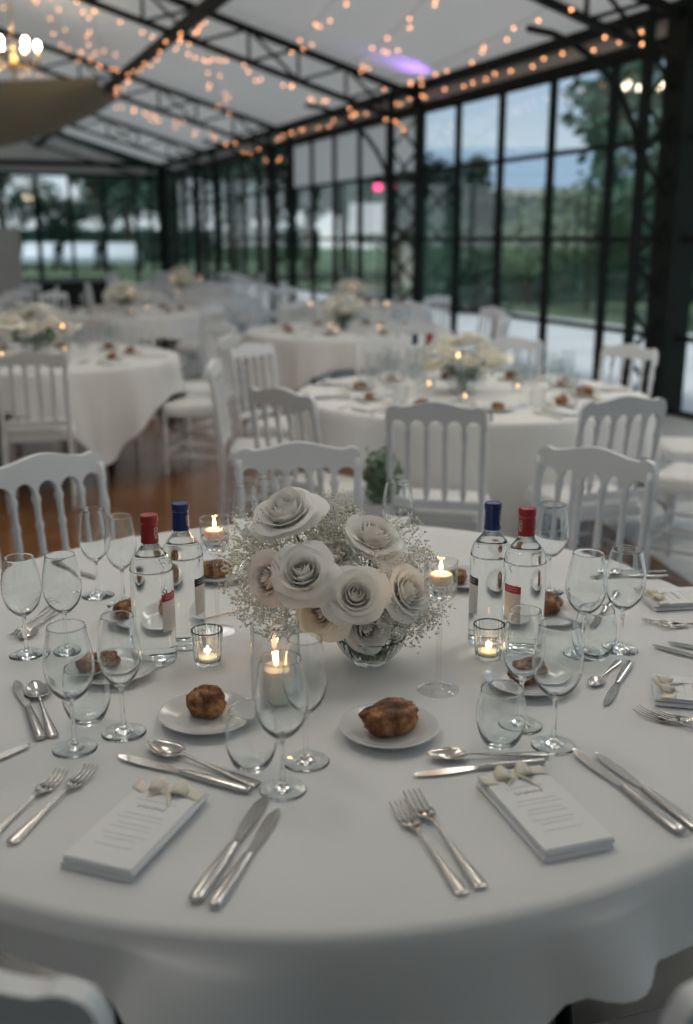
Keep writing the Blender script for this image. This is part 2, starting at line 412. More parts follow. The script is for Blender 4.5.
# ================================================================== outdoors
def leaves(mb, c, rad, n, size, rnd, shell=.55):
    for _ in range(n):
        d = Vector((rnd.gauss(0, 1), rnd.gauss(0, 1), rnd.gauss(0, 1))).normalized(); q = shell + (1-shell)*rnd.random()
        p = Vector((c[0]+d.x*rad[0]*q, c[1]+d.y*rad[1]*q, c[2]+d.z*rad[2]*q))
        u = Vector((rnd.gauss(0, 1), rnd.gauss(0, 1), rnd.gauss(0, 1))).normalized(); v = u.orthogonal().normalized(); s = size*(.6+.8*rnd.random())
        mb.add([p-u*s, p-v*s*.6, p+u*s, p+v*s*.6], [(0, 1, 2, 3)])
def make_tree(seed, h, cr, trunk, mat, n=1500, size=.22, cone=False):
    rnd = random.Random(seed); r = thing('tree', '', 'tree')
    t = MB(); t.tube([(0, 0, -.2), (.1, 0, h*.3), (-.05, .05, h*.6), (0, 0, h*.85)], [trunk, trunk*.8, trunk*.5, trunk*.15], 8)
    if not cone:
        for k in range(7):
            a = k*2.4; z = h*(.3+.07*k); t.tube([(0, 0, z), (math.cos(a)*cr*.4, math.sin(a)*cr*.4, z+cr*.3), (math.cos(a)*cr*.75, math.sin(a)*cr*.75, z+cr*.5)], [trunk*.4, trunk*.25, trunk*.08], 5)
    t.build('trunk', M_bark, r)
    f = MB()
    if cone:
        for k in range(9):
            z = h*(.08+.1*k); q = cr*(1-.1*k)**.8; leaves(f, (0, 0, z), (q, q, h*.09), n//9, size, rnd, .3)
    else:
        for k in range(11):
            a = k*2.4; q = cr*.62*math.sqrt((k+.5)/11)*1.3; z = h*.62+math.cos(k*1.7)*h*.2
            leaves(f, (math.cos(a)*q, math.sin(a)*q, z), (cr*.42, cr*.42, cr*.36), n//11, size, rnd, .35)
    f.build('foliage', mat, r); return r
kinds = {'dark': lambda: make_tree(1, 8, 3.2, .22, M_leafd, 2600, .2), 'mid': lambda: make_tree(2, 7, 2.8, .18, M_leafm, 2200, .18),
         'pale': lambda: make_tree(3, 3.2, 1.3, .07, M_leafl, 1400, .10), 'cone': lambda: make_tree(4, 3.6, .95, .1, M_leafd, 2200, .10, True)}
trees = [  # px, Y, kind, scale, label
    (676, 21, 'mid', .86, 'loose green tree outside the glass wall, behind the thick iron column'),
    (476, 24, 'cone', 1.0, 'dark cone-shaped conifer on the lawn outside the tall windows'),
    (590, 25, 'pale', 1.0, 'small grey-green tree on the lawn right of the thick window mullion'),
    (532, 27, 'pale', .8, 'small pale shrubby tree on the lawn left of the thick window mullion'),
    (436, 33, 'dark', .55, 'small dark tree outside just right of the lattice column'),
    (400, 32, 'mid', .6, 'green tree seen through the lattice column'),
    (346, 52, 'dark', 1.15, 'dark tree behind the frosted-top windows, nearest the lattice column'),
    (306, 44, 'dark', 1.0, 'tall dark tree behind the left half of the frosted-top windows'),
    (264, 48, 'mid', 1.2, 'green tree just left of the far glass wall post'),
    (236, 60, 'dark', 1.4, 'dark tree behind the far windows, third from the corner post'),
    (204, 46, 'mid', .9, 'mid green tree behind the far windows, second from the corner post'),
    (170, 56, 'dark', 1.15, 'dark tree directly behind the hall corner post'),
    (130, 72, 'dark', 1.45, 'dark tree behind the right end of the row of parked cars'),
    (108, 92, 'mid', 1.3, 'mid green tree behind the middle of the row of parked cars'),
    (2, 68, 'mid', 1.15, 'tall open tree at the left edge, outside the end windows'),
    (62, 70, 'dark', .58, 'low dark tree under the bright sky gap behind the cars'),
]
for px, Y, kd, s, lb in trees:
    o = put('tree_'+kd, kinds[kd], ty(px, 244, Y)*1.0, px*.7, lb, None, s); o.location.z = -.16; 
hd = MB(); rnd = random.Random(5)
for k in range(60):
    x = 2.2+16*k/60; leaves(hd, (x, 29.5-.12*x, 1.3), (.5, .6, 1.5), 130, .12, rnd, .5)
hd.box((2.0, 28.3, -.16), (18, 28.9, 2.3))
tag(hd.build('hedge', M_leafd, smooth=False), 'long clipped dark green hedge across the lawn outside the tall windows', 'hedge')
hd = MB()
for k in range(60):
    x = -44+42*k/60; leaves(hd, (x, 80, 1.2), (.8, .8, 1.6), 70, .2, rnd, .5)
hd.box((-44, 79.7, -.16), (-2, 80.3, 2.2))
tag(hd.build('hedge', M_leafd, smooth=False), 'far dark green hedge behind the parked cars', 'hedge')
# neighbouring building with the pale blue roof
nb = thing('building', 'low beige building with a pale blue pitched roof beyond the hedge', 'building', (10.2, 40, -.16))
m = MB(); m.box((-8, -3, 0), (9, 5, 3.1)); m.build('wall', M_render, nb, smooth=False)
m = MB(); m.prism([(-8.6, 3.1), (9.6, 3.1), (9.6, 3.35), (-8.6, 3.35)], -3.6, 5.6); m.build('fascia', M_render, nb, smooth=False)
m = MB(); m.add([(-8.6, -3.6, 3.35), (9.6, -3.6, 3.35), (9.6, 1, 5.0), (-8.6, 1, 5.0), (-8.6, 5.6, 3.35), (9.6, 5.6, 3.35)], [(0, 1, 2, 3), (3, 2, 5, 4), (0, 3, 4), (1, 5, 2), (0, 4, 5, 1)]); m.build('roof', M_roof, nb, smooth=False)
# cars
def make_car():
    r = thing('car', '', 'car')
    prof = [(-2.1, .35), (-2.1, .75), (-1.85, .85), (-1.55, 1.38), (-.2, 1.45), (.45, 1.35), (1.05, .92), (1.95, .78), (2.1, .55), (2.1, .35)]
    m = MB(); m.prism(prof, -.82, .82); b = m.build('body', prin('car_paint_pale', (.72, .80, .88), .25, .2), r, smooth=False)
    bv = b.modifiers.new('b', 'BEVEL'); bv.width = .07; bv.segments = 2
    m = MB(); m.prism([(-1.6, .9), (-1.42, 1.30), (-.2, 1.37), (.38, 1.28), (.85, .92)], -.835, .835); m.build('window', prin('dark_glass', (.02, .03, .04), .1), r, smooth=False)
    for x in (-1.35, 1.35):
        for y in (-.78, .78):
            m = MB(); m.lathe([(0, -.1), (.30, -.1), (.32, -.06), (.32, .06), (.30, .1), (0, .1)], 20, Matrix.Translation((x, y, .32)) @ Matrix.Rotation(PI/2, 4, 'X')); m.build('wheel', prin('tyre', (.02, .02, .02), .7), r)
    return r
for px, lb in ((44, 'pale parked car at the left end of the row outside the end windows'), (84, 'pale parked car in the middle of the row outside the end windows'), (124, 'pale parked car at the right end of the row outside the end windows')):
    p = ty(px, 250, 58); p.z = -.10; put('car', make_car, p, R(96), lb)
# white sign board outside and pink lamp
sg = thing('sign_board', 'bright white sign board outside left of the lattice column', 'sign', ty(366, 240, 22))
sg.location.z = -.12
m = MB(); m.box((-.34, -.03, 1.75), (.34, .03, 2.35)); m.build('board', prin('white_board', (.9, .9, .9), .5), sg, smooth=False)
for x in (-.28, .28):
    m = MB(); m.tube([(x, 0, 0), (x, 0, 1.8)], .025, 8); m.build('post', M_iron, sg)
pk = thing('exit_lamp', 'small glowing pink lamp on the transom beside the lattice column', 'lamp', B(1.15, .1, 2.22))
m = MB(); m.lathe([(0, -.05), (.05, -.04), (.06, 0), (.05, .04), (0, .05)], 12); m.build('bulb', emit('pink_glow', (1, .08, .25), 2.5), pk)
m = MB(); m.box((-.03, .0, .04), (.03, .10, .16)); m.build('bracket', M_iron, pk, smooth=False)

# ================================================================== fixtures of the hall
# beige swag
sw = MB(); P = []
for i in range(21):
    u = i/20; row = []
    for j in range(13):
        v = j/12; x = -3.45 - 3.2*u; y = 16.8 - 1.5*v + .6*u
        row.append(Vector((x, y, 3.66 - .92*math.sin(PI*(u*.5+.02))**.6*math.sin(PI*v)**.7 - .02*math.cos(40*v))))
    P.append(row)
sw.grid(P)
o = sw.build('fabric_swag', M_beige); tag(o, 'beige fabric swag sagging below the ceiling at upper left', 'drape')
o.modifiers.new('s', 'SOLIDIFY').thickness = .03
# black stage front and grey screen at the far left
st = thing('stage', 'low black-skirted stage along the far end wall', 'stage', B(T1-2.2, 6.3))
st.rotation_euler.z = math.atan2(NI.y, NI.x)
m = MB(); m.box((-4.6, -.8, .50), (4.6, .9, .56)); m.build('deck', M_black, st, smooth=False)
m = MB(); m.grid([[Vector((-4.6+9.2*i/184, .82+.03*math.sin(i*1.9), z)) for i in range(185)] for z in (0, .5)]); m.grid([[Vector((x, -.82, z)) for x in (-4.6, 4.6)] for z in (0, .5)]); m.build('skirt', M_black, st)
scn = thing('folding_screen', 'pale grey upright panel at the far left beside the stage', 'screen', ty(2, 270, 22.0)); scn.location.z = 0
m = MB(); m.box((-.42, -.03, .1), (.42, .03, 1.72)); m.build('panel', prin('grey_panel', (.42, .41, .40), .8), scn, smooth=False)
for x in (-.3, .3):
    m = MB(); m.box((x-.03, -.25, 0), (x+.03, .25, .1)); m.build('foot', M_iron, scn, smooth=False)
# chandeliers
def make_chand():
    r = thing('chandelier', '', 'chandelier')
    m = MB(); m.lathe(spline([(0, -.35), (.03, -.33), (.015, -.25), (.05, -.15), (.02, -.02), (.03, .05), (.008, .12)]), 14); m.tube([(0, 0, .1), (0, 0, .9)], .008, 6); m.build('stem', M_gold, r)
    for k in range(6):
        a = k*PI/3; c, s = math.cos(a), math.sin(a)
        m = MB(); m.tube([(c*x, s*x, z) for x, z in spline([(.03, -.12), (.14, -.2), (.26, -.16), (.30, -.04)])], .008, 6); m.lathe([(0, -.04), (.035, -.03), (.012, -.02), (.012, .04), (0, .045)], 10, Matrix.Translation((c*.30, s*.30, 0))); m.build('arm', M_gold, r)
        m = MB(); m.lathe([(0, .04), (.02, .05), (.032, .085), (.02, .12), (0, .14)], 12, Matrix.Translation((c*.30, s*.30, 0))); m.build('bulb', M_bulb, r)
    return r
def chand(p, lb, watt=0):
    o = put('chandelier', make_chand, p, .3, lb)
    if watt:
        l = bpy.data.lights.new('chandelier_fill', 'SPOT'); lo = bpy.data.objects.new('chandelier_fill', l); C.objects.link(lo); lo.location = Vector(p)-Vector((0, 0, .25))
        l.energy = watt*.61; l.color = (1, .95, .87); l.spot_size = R(165); l.spot_blend = .6; l.shadow_soft_size = .40  # downward fill spot, used by the added chandeliers only
    return o
for k, (p, wt, wh) in enumerate((((-1.1, 2.7, 4.0), 75, 'above the left half of the front table'), ((1.4, 3.2, 3.9), 65, 'above the right half of the front table'), ((-2.0, 6.2, 4.1), 75, 'above the left table'), ((.8, 6.4, 3.9), 75, 'above the second table'), ((-1.1, 10.3, 4.3), 90, 'above the middle-distance table'), ((3.1, 5.4, 3.3), 120, 'beside the glass wall on the right'))):  # unseen chandeliers added to brighten the tables and the floor at right
    chand(Vector(p), 'unseen chandelier added for light ' + wh, wt)
chand(ty(13, 52, 14.0), 'lit chandelier with bright bulbs below the ceiling at upper left')
chand(Vector((-7.06, 17.4, 3.55)), 'lit chandelier deeper in the hall beyond the beige swag')
# purple uplight on the lattice column
ul = thing('spotlight', 'small black uplight washing the ceiling purple above the lattice column', 'lamp', B(-.7, .42, EAVE-.02))
m = MB(); m.lathe([(0, -.1), (.05, -.1), (.06, .05), (.055, .05), (0, .0)], 16); m.build('housing', M_iron, ul)
m = MB(); m.lathe([(0, .02), (.05, .045)], 16); m.build('lens', emit('violet_lens', (.35, .12, 1), 3), ul)
m = MB(); m.bar((0, 0, -.08), (.02, -.35, -.1), .02); m.build('bracket', M_iron, ul, smooth=False); ul.children[-1].rotation_euler.z = math.atan2(-NI.y, -NI.x)+PI/2
pl = bpy.data.lights.new('violet', 'SPOT'); plo = bpy.data.objects.new('violet_light', pl); C.objects.link(plo); pl.energy = 15; pl.color = (.38, .16, 1); pl.spot_size = R(110); pl.spot_blend = .9; pl.shadow_soft_size = .04
plo.location = B(-.7, .42, EAVE+.06); plo.rotation_euler = Vector((-.3, 0, 1)).to_track_quat('-Z', 'Y').to_euler()

# fairy light strings
def bulbmesh():
    m = MB(); m.lathe([(0, -.011), (.008, -.008), (.011, 0), (.008, .008), (0, .011)], 8); me = m.build('bulb', M_fairy); d = me.data; bpy.data.objects.remove(me); return d
BM = bulbmesh()
def fairy(pts, n, label, jit=.05, small=1.0):
    r = thing('fairy_light_string', label, 'string lights', pts[0], 0, 'fairy light strings under the ceiling')
    P = [Vector(p)-Vector(pts[0]) for p in spline([tuple(p) for p in pts], 8)]
    m = MB(); m.tube(P, .003, 4); m.build('wire', M_cable, r)
    L = len(P)-1
    for k in range(n):
        u = (k+.5+random.uniform(-.3, .3))/n*L; i = min(int(u), L-1); p = P[i].lerp(P[i+1], u-i)
        o = bpy.data.objects.new('bulb', BM); C.objects.link(o); o.parent = r; o.location = p + Vector((random.uniform(-jit, jit), random.uniform(-jit, jit), -.014-random.random()*jit)); o.scale = (small,)*3
def chord(t, s, dz=-.25): return B(t, s, EAVE+.16+SL*s+dz)
fairy([chord(0, s, -.40) for s in (.1, 1.2, 2.3, 3.4)], 26, 'fairy lights wound along the lower chord of the middle truss', .12)
fairy([chord(0, s, -.40) for s in (2.5, 3.4, 4.3, 5.2)], 12, 'fairy lights near the top of the middle truss', .10)
fairy([chord(BAY, s, -.42) for s in (.1, 1.3, 2.6)], 26, 'dense fairy lights at the foot of the second truss', .12)
fairy([chord(BAY, s, -.42) for s in (2.4, 3.4, 4.6)], 20, 'fairy lights along the left part of the second truss', .12)
fairy([chord(-BAY, s, -.3) for s in (.0, .9, 1.9)], 12, 'fairy lights on the near truss above the thick column', .10)
PZ = EAVE+.16+SL*3.2-.46
fairy([B(t, 3.2, PZ) for t in (-1.5, 1, 3.5, BAY)], 24, 'fairy lights hung along the long purlin', .07)
fairy([B(t, .25, EAVE+.14) for t in (-BAY, -3.4, -1.7, 0)], 16, 'fairy lights along the eave above the tall windows', .06)
fairy([B(t, .25, EAVE+.14) for t in (0, 2, 4, BAY)], 16, 'fairy lights along the eave above the frosted-top windows', .06)
def cat(a, b, sag, n, lb):
    a = Vector(a); b = Vector(b); fairy([a.lerp(b, i/6)-Vector((0, 0, sag*4*(i/6)*(1-i/6))) for i in range(7)], int(n*.8), lb, .16)
cat(chord(-BAY, .9, .05), chord(0, .5, .05), .12, 20, 'fairy light swag above the tall windows, nearest the eave')
cat(chord(-BAY, 1.9, .05), chord(0, 1.0, .05), .12, 22, 'fairy light swag second from the eave above the tall windows')
cat(chord(-BAY, 2.6, .05), chord(0, 1.7, .05), .12, 20, 'fairy light swag third from the eave')
cat(chord(0, 2.9, .02), chord(BAY, 1.2, .05), .12, 18, 'fairy light swag between the middle and second trusses')
cat(chord(0, 4.2, .02), chord(BAY, 3.0, .05), .15, 22, 'fairy light swag left of the long purlin')
cat(chord(0, 4.9, .02), chord(BAY, 3.3, .05), .2, 20, 'second fairy light swag left of the long purlin')
cat(chord(0, 5.2, .0), chord(BAY, 4.6, .05), .2, 14, 'fairy light swag near the upper left chandelier')

# ================================================================== chairs
CW = .195
def make_chair():
    r = thing('napoleon_chair', '', 'chair')
    fr = MB(); P = [(-.19, -.17), (.19, -.17), (.205, .19), (-.205, .19)]
    def rr(q, z0, z1, rad=.05):
        out = []
        for i, (x, y) in enumerate(q):
            px, py = q[i-1]; nx, ny = q[(i+1) % 4]; a = Vector((px-x, py-y)).normalized(); b = Vector((nx-x, ny-y)).normalized()
            for k in range(5):
                t = k/4; p = Vector((x, y)) + a*rad*(1-t)**2 + b*rad*t**2; out.append((p.x, p.y))
        return out
    ol = rr(P, 0, 0)
    def slab(mb, ol, z0, z1, dome=0):
        n = len(ol); mb.add([(x, y, z0) for x, y in ol]+[(x, y, z1) for x, y in ol]+[(x*.9, y*.9, z1+dome*.8) for x, y in ol]+[(0, 0, z1+dome)],
            [tuple(reversed(range(n)))] + [(i, (i+1) % n, (i+1) % n+n, i+n) for i in range(n)] + [(i+n, (i+1) % n+n, (i+1) % n+2*n, i+2*n) for i in range(n)] + [(i+2*n, (i+1) % n+2*n, 3*n) for i in range(n)])
    slab(fr, ol, .405, .44); fr.build('seat_frame', M_chair, r, angle=40)
    cu = MB(); slab(cu, [(x*.95, y*.95) for x, y in ol], .44, .468, .018); cu.build('seat_cushion', M_seat, r, angle=60)
    bead = [(0, 0), (.010, 0), (.014, .02), (.011, .10), (.018, .13), (.012, .15), (.015, .22), (.020, .33), (.014, .35), (.019, .37), (.019, .405), (0, .405)]
    for x in (-.175, .175):
        m = MB(); m.lathe(bead, 14, Matrix.Translation((x, .165, 0))); m.build('leg', M_chair, r)
    rake = lambda z: -.19 - .055*max(0, (z-.42)/.5)**1.2
    for x in (-CW+.014, CW-.014):
        m = MB(); pts = []; rad = []
        for i in range(29):
            z = .875*i/28; y = rake(z) + (.03*(1-z/.42)*-1 if z < .42 else 0)
            pts.append((x, y+.005, z)); rad.append(.0125+.004*(1 if i in (9, 13, 18, 24) else 0)+(-.003 if i < 3 else 0))
        m.tube(pts, rad, 12); m.build('back_leg', M_chair, r)
    for k in range(4):
        x = -CW+.014+(2*CW-.028)*(k+1)/5; m = MB(); pts = []; rad = []
        for i in range(23):
            z = .515+.33*i/22; pts.append((x, rake(z)+.003, z)); rad.append(.0085+.0045*(1 if i in (3, 8, 14, 19) else 0)+.002*math.sin(i/22*PI*3)**2)
        m.tube(pts, rad, 10); m.build('spindle', M_chair, r)
    m = MB(); m.bar((-CW+.01, rake(.51), .51), (CW-.01, rake(.51), .51), .022, .035); m.build('lower_back_rail', M_chair, r, smooth=False)
    # scalloped top rail
    xs = [-CW+2*CW*i/60 for i in range(61)]; top = []; bot = []
    for x in xs:
        a = abs(x)/CW; zt = .902+.022*math.cos(min(1, a/.72)*PI)*.5+.011 if a < .72 else .902-.0+.006*math.sin((a-.72)/.2*PI) if a < .92 else .902-.035*((a-.92)/.08)**2
        top.append((x, zt))
        q = (x+CW-.014)/((2*CW-.028)/5); fr_ = q-math.floor(q); e = abs(fr_-.5)*2
        bot.append((x, .815+.034*math.sqrt(max(0, 1-min(1, e/.86)**2)) if 0 <= q <= 5 else .815))
    m = MB(); n = len(xs); th = .012; vs = []
    for (x, zt), (_, zb) in zip(top, bot):
        for yy in (-th, th):
            vs.append((x, rake(zb)+yy, zb)); vs.append((x, rake(zt)+yy, zt))
    fs = []
    for i in range(n-1):
        a = i*4; b = a+4; fs += [(a, a+1, b+1, b), (a+2, b+2, b+3, a+3), (a+1, a+3, b+3, b+1), (a, b, b+2, a+2)]
    fs += [(0, 2, 3, 1), (4*n-4, 4*n-3, 4*n-1, 4*n-2)]
    m.add(vs, fs); o = m.build('top_rail', M_chair, r, angle=50)
    for y, z in ((0.165, .16), (0.165, .24)):
        m = MB(); m.tube([(-.175, y, z), (0, y, z), (.175, y, z)], [.007, .012, .007], 8); m.build('stretcher', M_chair, r)
    for x in (-.178, .178):
        for z in (.14, .22):
            m = MB(); m.tube([(x, .165, z), (x, 0, z), (x, -.205, z)], [.007, .011, .007], 8); m.build('stretcher', M_chair, r)
    return r
SEATS = []
def chair(bx, by, tx, ty_, label, group=None, turn=0):
    "bx, by: middle of the chair back; it faces tx, ty_"
    SEATS.append((bx, by)); a = math.atan2(ty_-by, tx-bx) + turn; f = Vector((math.cos(a), math.sin(a)))
    return put('chair', make_chair, (bx+f.x*.22, by+f.y*.22, 0), a-PI/2, label, group)

# ================================================================== tables and cloths
TR = .90
def cloth(cx, cy, rot, seed, name_label, mat=M_cloth, group=None, a=1.05, z=.75, Rr=TR, nph=288):
    rnd = random.Random(seed); ph = [rnd.uniform(0, 6.28) for _ in range(6)]; m = MB(); P = []
    for j in range(nph+1):
        t = 2*PI*j/nph; q = (t-rot+PI/4) % (PI/2) - PI/4            # angle from the middle of a side
        drop = min(a/math.cos(q), a*1.33) - Rr if a > 1 else .118 + .07*math.cos(t-R(20)) + .38*max(0, 1-(PI/4-abs(q))/R(15))**1.1
        col = []
        for k in range(9):
            rr = (Rr-.015)*(k/8)**.8; col.append(Vector((rr*math.cos(t), rr*math.sin(t), 0)))
        for k in range(1, 4):
            b = PI/2*k/3; col.append(Vector(((Rr-.015+.019*math.sin(b))*math.cos(t), (Rr-.015+.019*math.sin(b))*math.sin(t), -.019*(1-math.cos(b)))))
        ce_ = max(0, (abs(q)/(PI/4)))
        for k in range(1, 15):
            f = k/14; dz = (drop-.02)*f
            am = f**.7*(.018+.075*ce_**3)
            off = am*(math.sin(11*t+ph[0]+.6*math.sin(3*t+ph[1])) + .5*math.sin(23*t+ph[2]) + .3*math.sin(5*t+ph[3])) + (.03 if a > 1 else .008)*f
            rr = Rr+.004+max(off, -.02*f*0-.0)+.004
            tt = t + .03*f*math.sin(7*t+ph[4])
            col.append(Vector((rr*math.cos(tt), rr*math.sin(tt), -.019-dz)))
        P.append(col)
    m.grid(P); o = m.build('tablecloth', mat, loc=(cx, cy, z)); tag(o, name_label, 'tablecloth', group)
    return o
def make_table():
    r = thing('round_table', '', 'table')
    m = MB(); m.lathe([(0, .712), (.885, .712), (.89, .716), (.89, .738), (.885, .7425), (0, .7425)], 64); m.build('tabletop', prin('plywood', (.35, .25, .15), .6), r, angle=40)
    for k in range(4):
        a = PI/4+k*PI/2; m = MB(); m.tube([(.5*math.cos(a), .5*math.sin(a), .712), (.58*math.cos(a), .58*math.sin(a), 0)], .016, 10); m.build('leg', M_iron, r)
    return r
MT = Vector((-.07, 1.91))
T2 = Vector((.64, 5.3)); T3 = Vector((.02, 9.1)); T4 = Vector((-2.4, 11.5)); T5 = Vector((-2.05, 7.0)); T6 = Vector((.1, 12.6)); T7 = Vector((-2.3, 15.2)); T8 = Vector((-5.2, 13.6)); T9 = Vector((-2.9, 18.8))
tabs = [(MT, R(-39), 'round table under the white cloth in front, laid for dinner', 'white tablecloth draped over the large round table in front'),
        (T2, R(-45), 'round table of the second laid table, behind the front one', 'white tablecloth on the second round table, right behind the front one'),
        (T3, R(5), 'round table in the middle distance before the lattice column', 'white tablecloth on the middle-distance table before the lattice column'),
        (T4, R(30), 'round table in the back rows left of the middle one', 'white tablecloth on the back-row table behind the left one'),
        (T5, R(-7), 'round table at the left on the orange floor', 'white tablecloth on the left-hand table over the orange floor'),
        (T6, R(10), 'round table beside the glass wall foot of the lattice column', 'white tablecloth on the table next to the lattice column'),
        (T7, R(40), 'far round table near the frosted-top windows', 'white tablecloth on the far table near the frosted-top windows'),
        (T8, R(15), 'far round table before the black stage', 'white tablecloth on the far table before the black stage'),
        (T9, R(25), 'farthest round table below the second truss', 'white tablecloth on the farthest table below the second truss')]
for i, (c, rot, l1, l2) in enumerate(tabs):
    put('table', make_table, (c.x, c.y, 0), .2, l1)
    cloth(c.x, c.y, rot, i+3, l2, M_cloth if i == 0 else M_clothbg, nph=288 if i < 2 else 160, a=.965 if i == 0 else 1.12)
# chairs round the front table
chair(-.145, 3.05, MT.x, MT.y, 'white spindle-back chair at the far side of the front table, behind the flowers')
chair(-.86, 2.88, MT.x, MT.y, 'white spindle-back chair at the far left of the front table against the orange floor', turn=R(6))
chair(.725, 2.97, MT.x, MT.y, 'white spindle-back chair at the far right of the front table behind the red-capped bottle', turn=R(-4))
chair(-.395, .785, MT.x, MT.y, 'white chair back cut off at the bottom left corner', turn=R(8))
chair(.455, .81, MT.x, MT.y, 'white chair back cut off at the bottom right corner', turn=R(-8))
def around(c, angs, rad, lab, group):
    for a in angs:
        a = R(a); p = Vector((c.x+rad*math.cos(a), c.y+rad*math.sin(a)))
        if any((p-Vector(q)).length < .56 for q in SEATS) or any(t[0] is not c and (p-t[0]).length < 1.32 for t in tabs) or 6.085-(.928*p.x+.371*p.y) < .3: continue   # no room for a chair here
        chair(c.x+rad*math.cos(a), c.y+rad*math.sin(a), c.x, c.y, lab, group, random.uniform(-.1, .1))
chair(.345, 3.9, T2.x, T2.y, 'white chair with its back to us at the second table, left of the bottles')
chair(1.09, 4.05, T2.x, T2.y, 'white chair with its back to us at the right of the second table')
chair(1.65, 6.08, T2.x, T2.y, 'white chair on the far right side of the second table before the windows')
chair(-.26, 4.27, T2.x, T2.y, 'white chair at the near left of the second table')
chair(-.66, 5.3, T2.x, T2.y, 'white chair side-on at the left end of the second table')
chair(-.55, 6.15, T2.x, T2.y, 'white chair at the far left of the second table, slats facing us')
around(T2, (0, -34), 1.42, 'white chair at the right end of the second table by the pale floor', 'chairs at the right end of the second table')
around(T2, (72, 108), 1.3, 'white chair on the far side of the second table behind its flowers', 'chairs on the far side of the second table')
chair(-1.75, 5.72, T5.x, T5.y, 'white chair with its back to us at the near side of the left table')
chair(-.78+.0, 6.75, T5.x, T5.y, 'white chair side-on at the right side of the left table')
chair(-2.55, 5.72, T5.x, T5.y, 'white chair at the near left of the left table')
around(T5, (33, 75, 110), 1.32, 'white chair on the far side of the left table', 'chairs on the far side of the left table')
for c, g, n, a0 in ((T3, 'chairs round the middle-distance table', 8, 20), (T4, 'chairs round the back-row table', 8, 5), (T6, 'chairs round the table next to the lattice column', 8, 40), (T7, 'chairs round the far table near the frosted-top windows', 8, 12), (T8, 'chairs round the far table before the stage', 8, 12), (T9, 'chairs round the farthest table', 7, 12)):
    around(c, [a0+360/n*k for k in range(n)], 1.38, 'white spindle-back chair, one of the ' + g, g)

# ================================================================== tableware makers
def lathe_parts(r, parts, mat, seg=40, rf=None):
    for nm, pr in parts: m = MB(); m.lathe(pr, seg, None, rf); m.build(nm, mat, r)
def wine(mat, R0=.040, h=.21, seg=40):
    k = R0/.040; hz = h/.21
    r = thing('wine_glass', '', 'glass')
    foot = spline([(0, .0005), (.018*k, .0003), (.034, .0003), (.0355, .0012), (.033, .0026), (.018, .0050), (.0065, .0105), (.0042, .019)], 4)
    stem = spline([(.0042, .019), (.0034, .035), (.0033, .055), (.0036, .074), (.0052, .084*hz)], 3)
    bowl = spline([(.0052, .084*hz), (.018*k, .0925*hz), (.031*k, .108*hz), (.0385*k, .130*hz), (.0398*k, .148*hz), (.0372*k, .172*hz), (.0330*k, .193*hz), (.0300*k, .2095*hz), (.0297*k, .2103*hz), (.0292*k, .2095*hz), (.0321*k, .193*hz), (.0362*k, .172*hz), (.0387*k, .148*hz), (.0374*k, .131*hz), (.0298*k, .1105*hz), (.016*k, .0955*hz), (0, .090*hz)], 4)
    foot[0] = (0, .0005); bowl[-1] = (0, .090*hz)
    lathe_parts(r, (('foot', foot),), M_glass if mat is M_fine else mat, seg); lathe_parts(r, (('stem', stem),), M_glass if mat is M_fine else mat, seg//2); lathe_parts(r, (('bowl', bowl),), M_glass if mat is M_fine else mat, seg); return r
def tumbler(mat, seg=40):
    r = thing('stemless_glass', '', 'glass')
    pr = spline([(0, .0004), (.017, .0004), (.0235, .003), (.031, .014), (.0378, .034), (.0392, .052), (.0370, .073), (.0330, .094), (.0327, .0955), (.0322, .094), (.0361, .073), (.0382, .052), (.0367, .035), (.0290, .0165), (.019, .0085), (0, .0065)], 4)
    pr[0] = (0, .0004); pr[-1] = (0, .0065); m = MB(); m.lathe(pr, seg); m.build('bowl', mat, r); return r
def plate(mat=M_china):
    r = thing('side_plate', '', 'plate')
    m = MB(); m.lathe(spline([(0, .001), (.040, .001), (.046, 0), (.052, .003), (.070, .0105), (.0795, .0150), (.0803, .0163), (.0790, .0172), (.068, .0130), (.052, .0068), (.040, .0052), (0, .005)], 3), 64); m.build('dish', mat, r); return r
def roll(seed, sx=.036, sy=.028, sz=.023):
    from mathutils import noise
    r = thing('bread_roll', '', 'bread'); m = MB(); nu, nv = 40, 24; P = []
    for i in range(nv+1):
        th = PI*i/nv; row = []
        for j in range(nu+1):
            ph = 2*PI*(j % nu)/nu; d = Vector((math.sin(th)*math.cos(ph), math.sin(th)*math.sin(ph), math.cos(th)))
            q = 1+.20*noise.noise(d*1.6+Vector((seed*3.1, 0, 0)))+.09*noise.noise(d*4.5+Vector((0, seed*2, 0)))+.07*noise.noise(d*9+Vector((seed, 1, 2)))+.03*noise.noise(d*22)
            e = abs(d.y+.25*math.sin(d.x*2.5+seed)); q += .10*max(0, d.z)*math.exp(-(e/.13)**2) - .09*max(0, d.z)*math.exp(-((e-.27)/.12)**2)
            p = Vector((d.x*sx*q, d.y*sy*q, d.z*sz*q)); p.z = max(p.z, -sz*.80); row.append(p+Vector((0, 0, sz*.80)))
        P.append(row)
    m.grid(P); m.build('crust', M_crust, r); return r
def flame_mesh(m, c, s=1.0):
    m.lathe(spline([(0, 0), (.0022*s, .002*s), (.0036*s, .007*s), (.0025*s, .014*s), (0, .022*s)], 3), 12, Matrix.Translation(c))
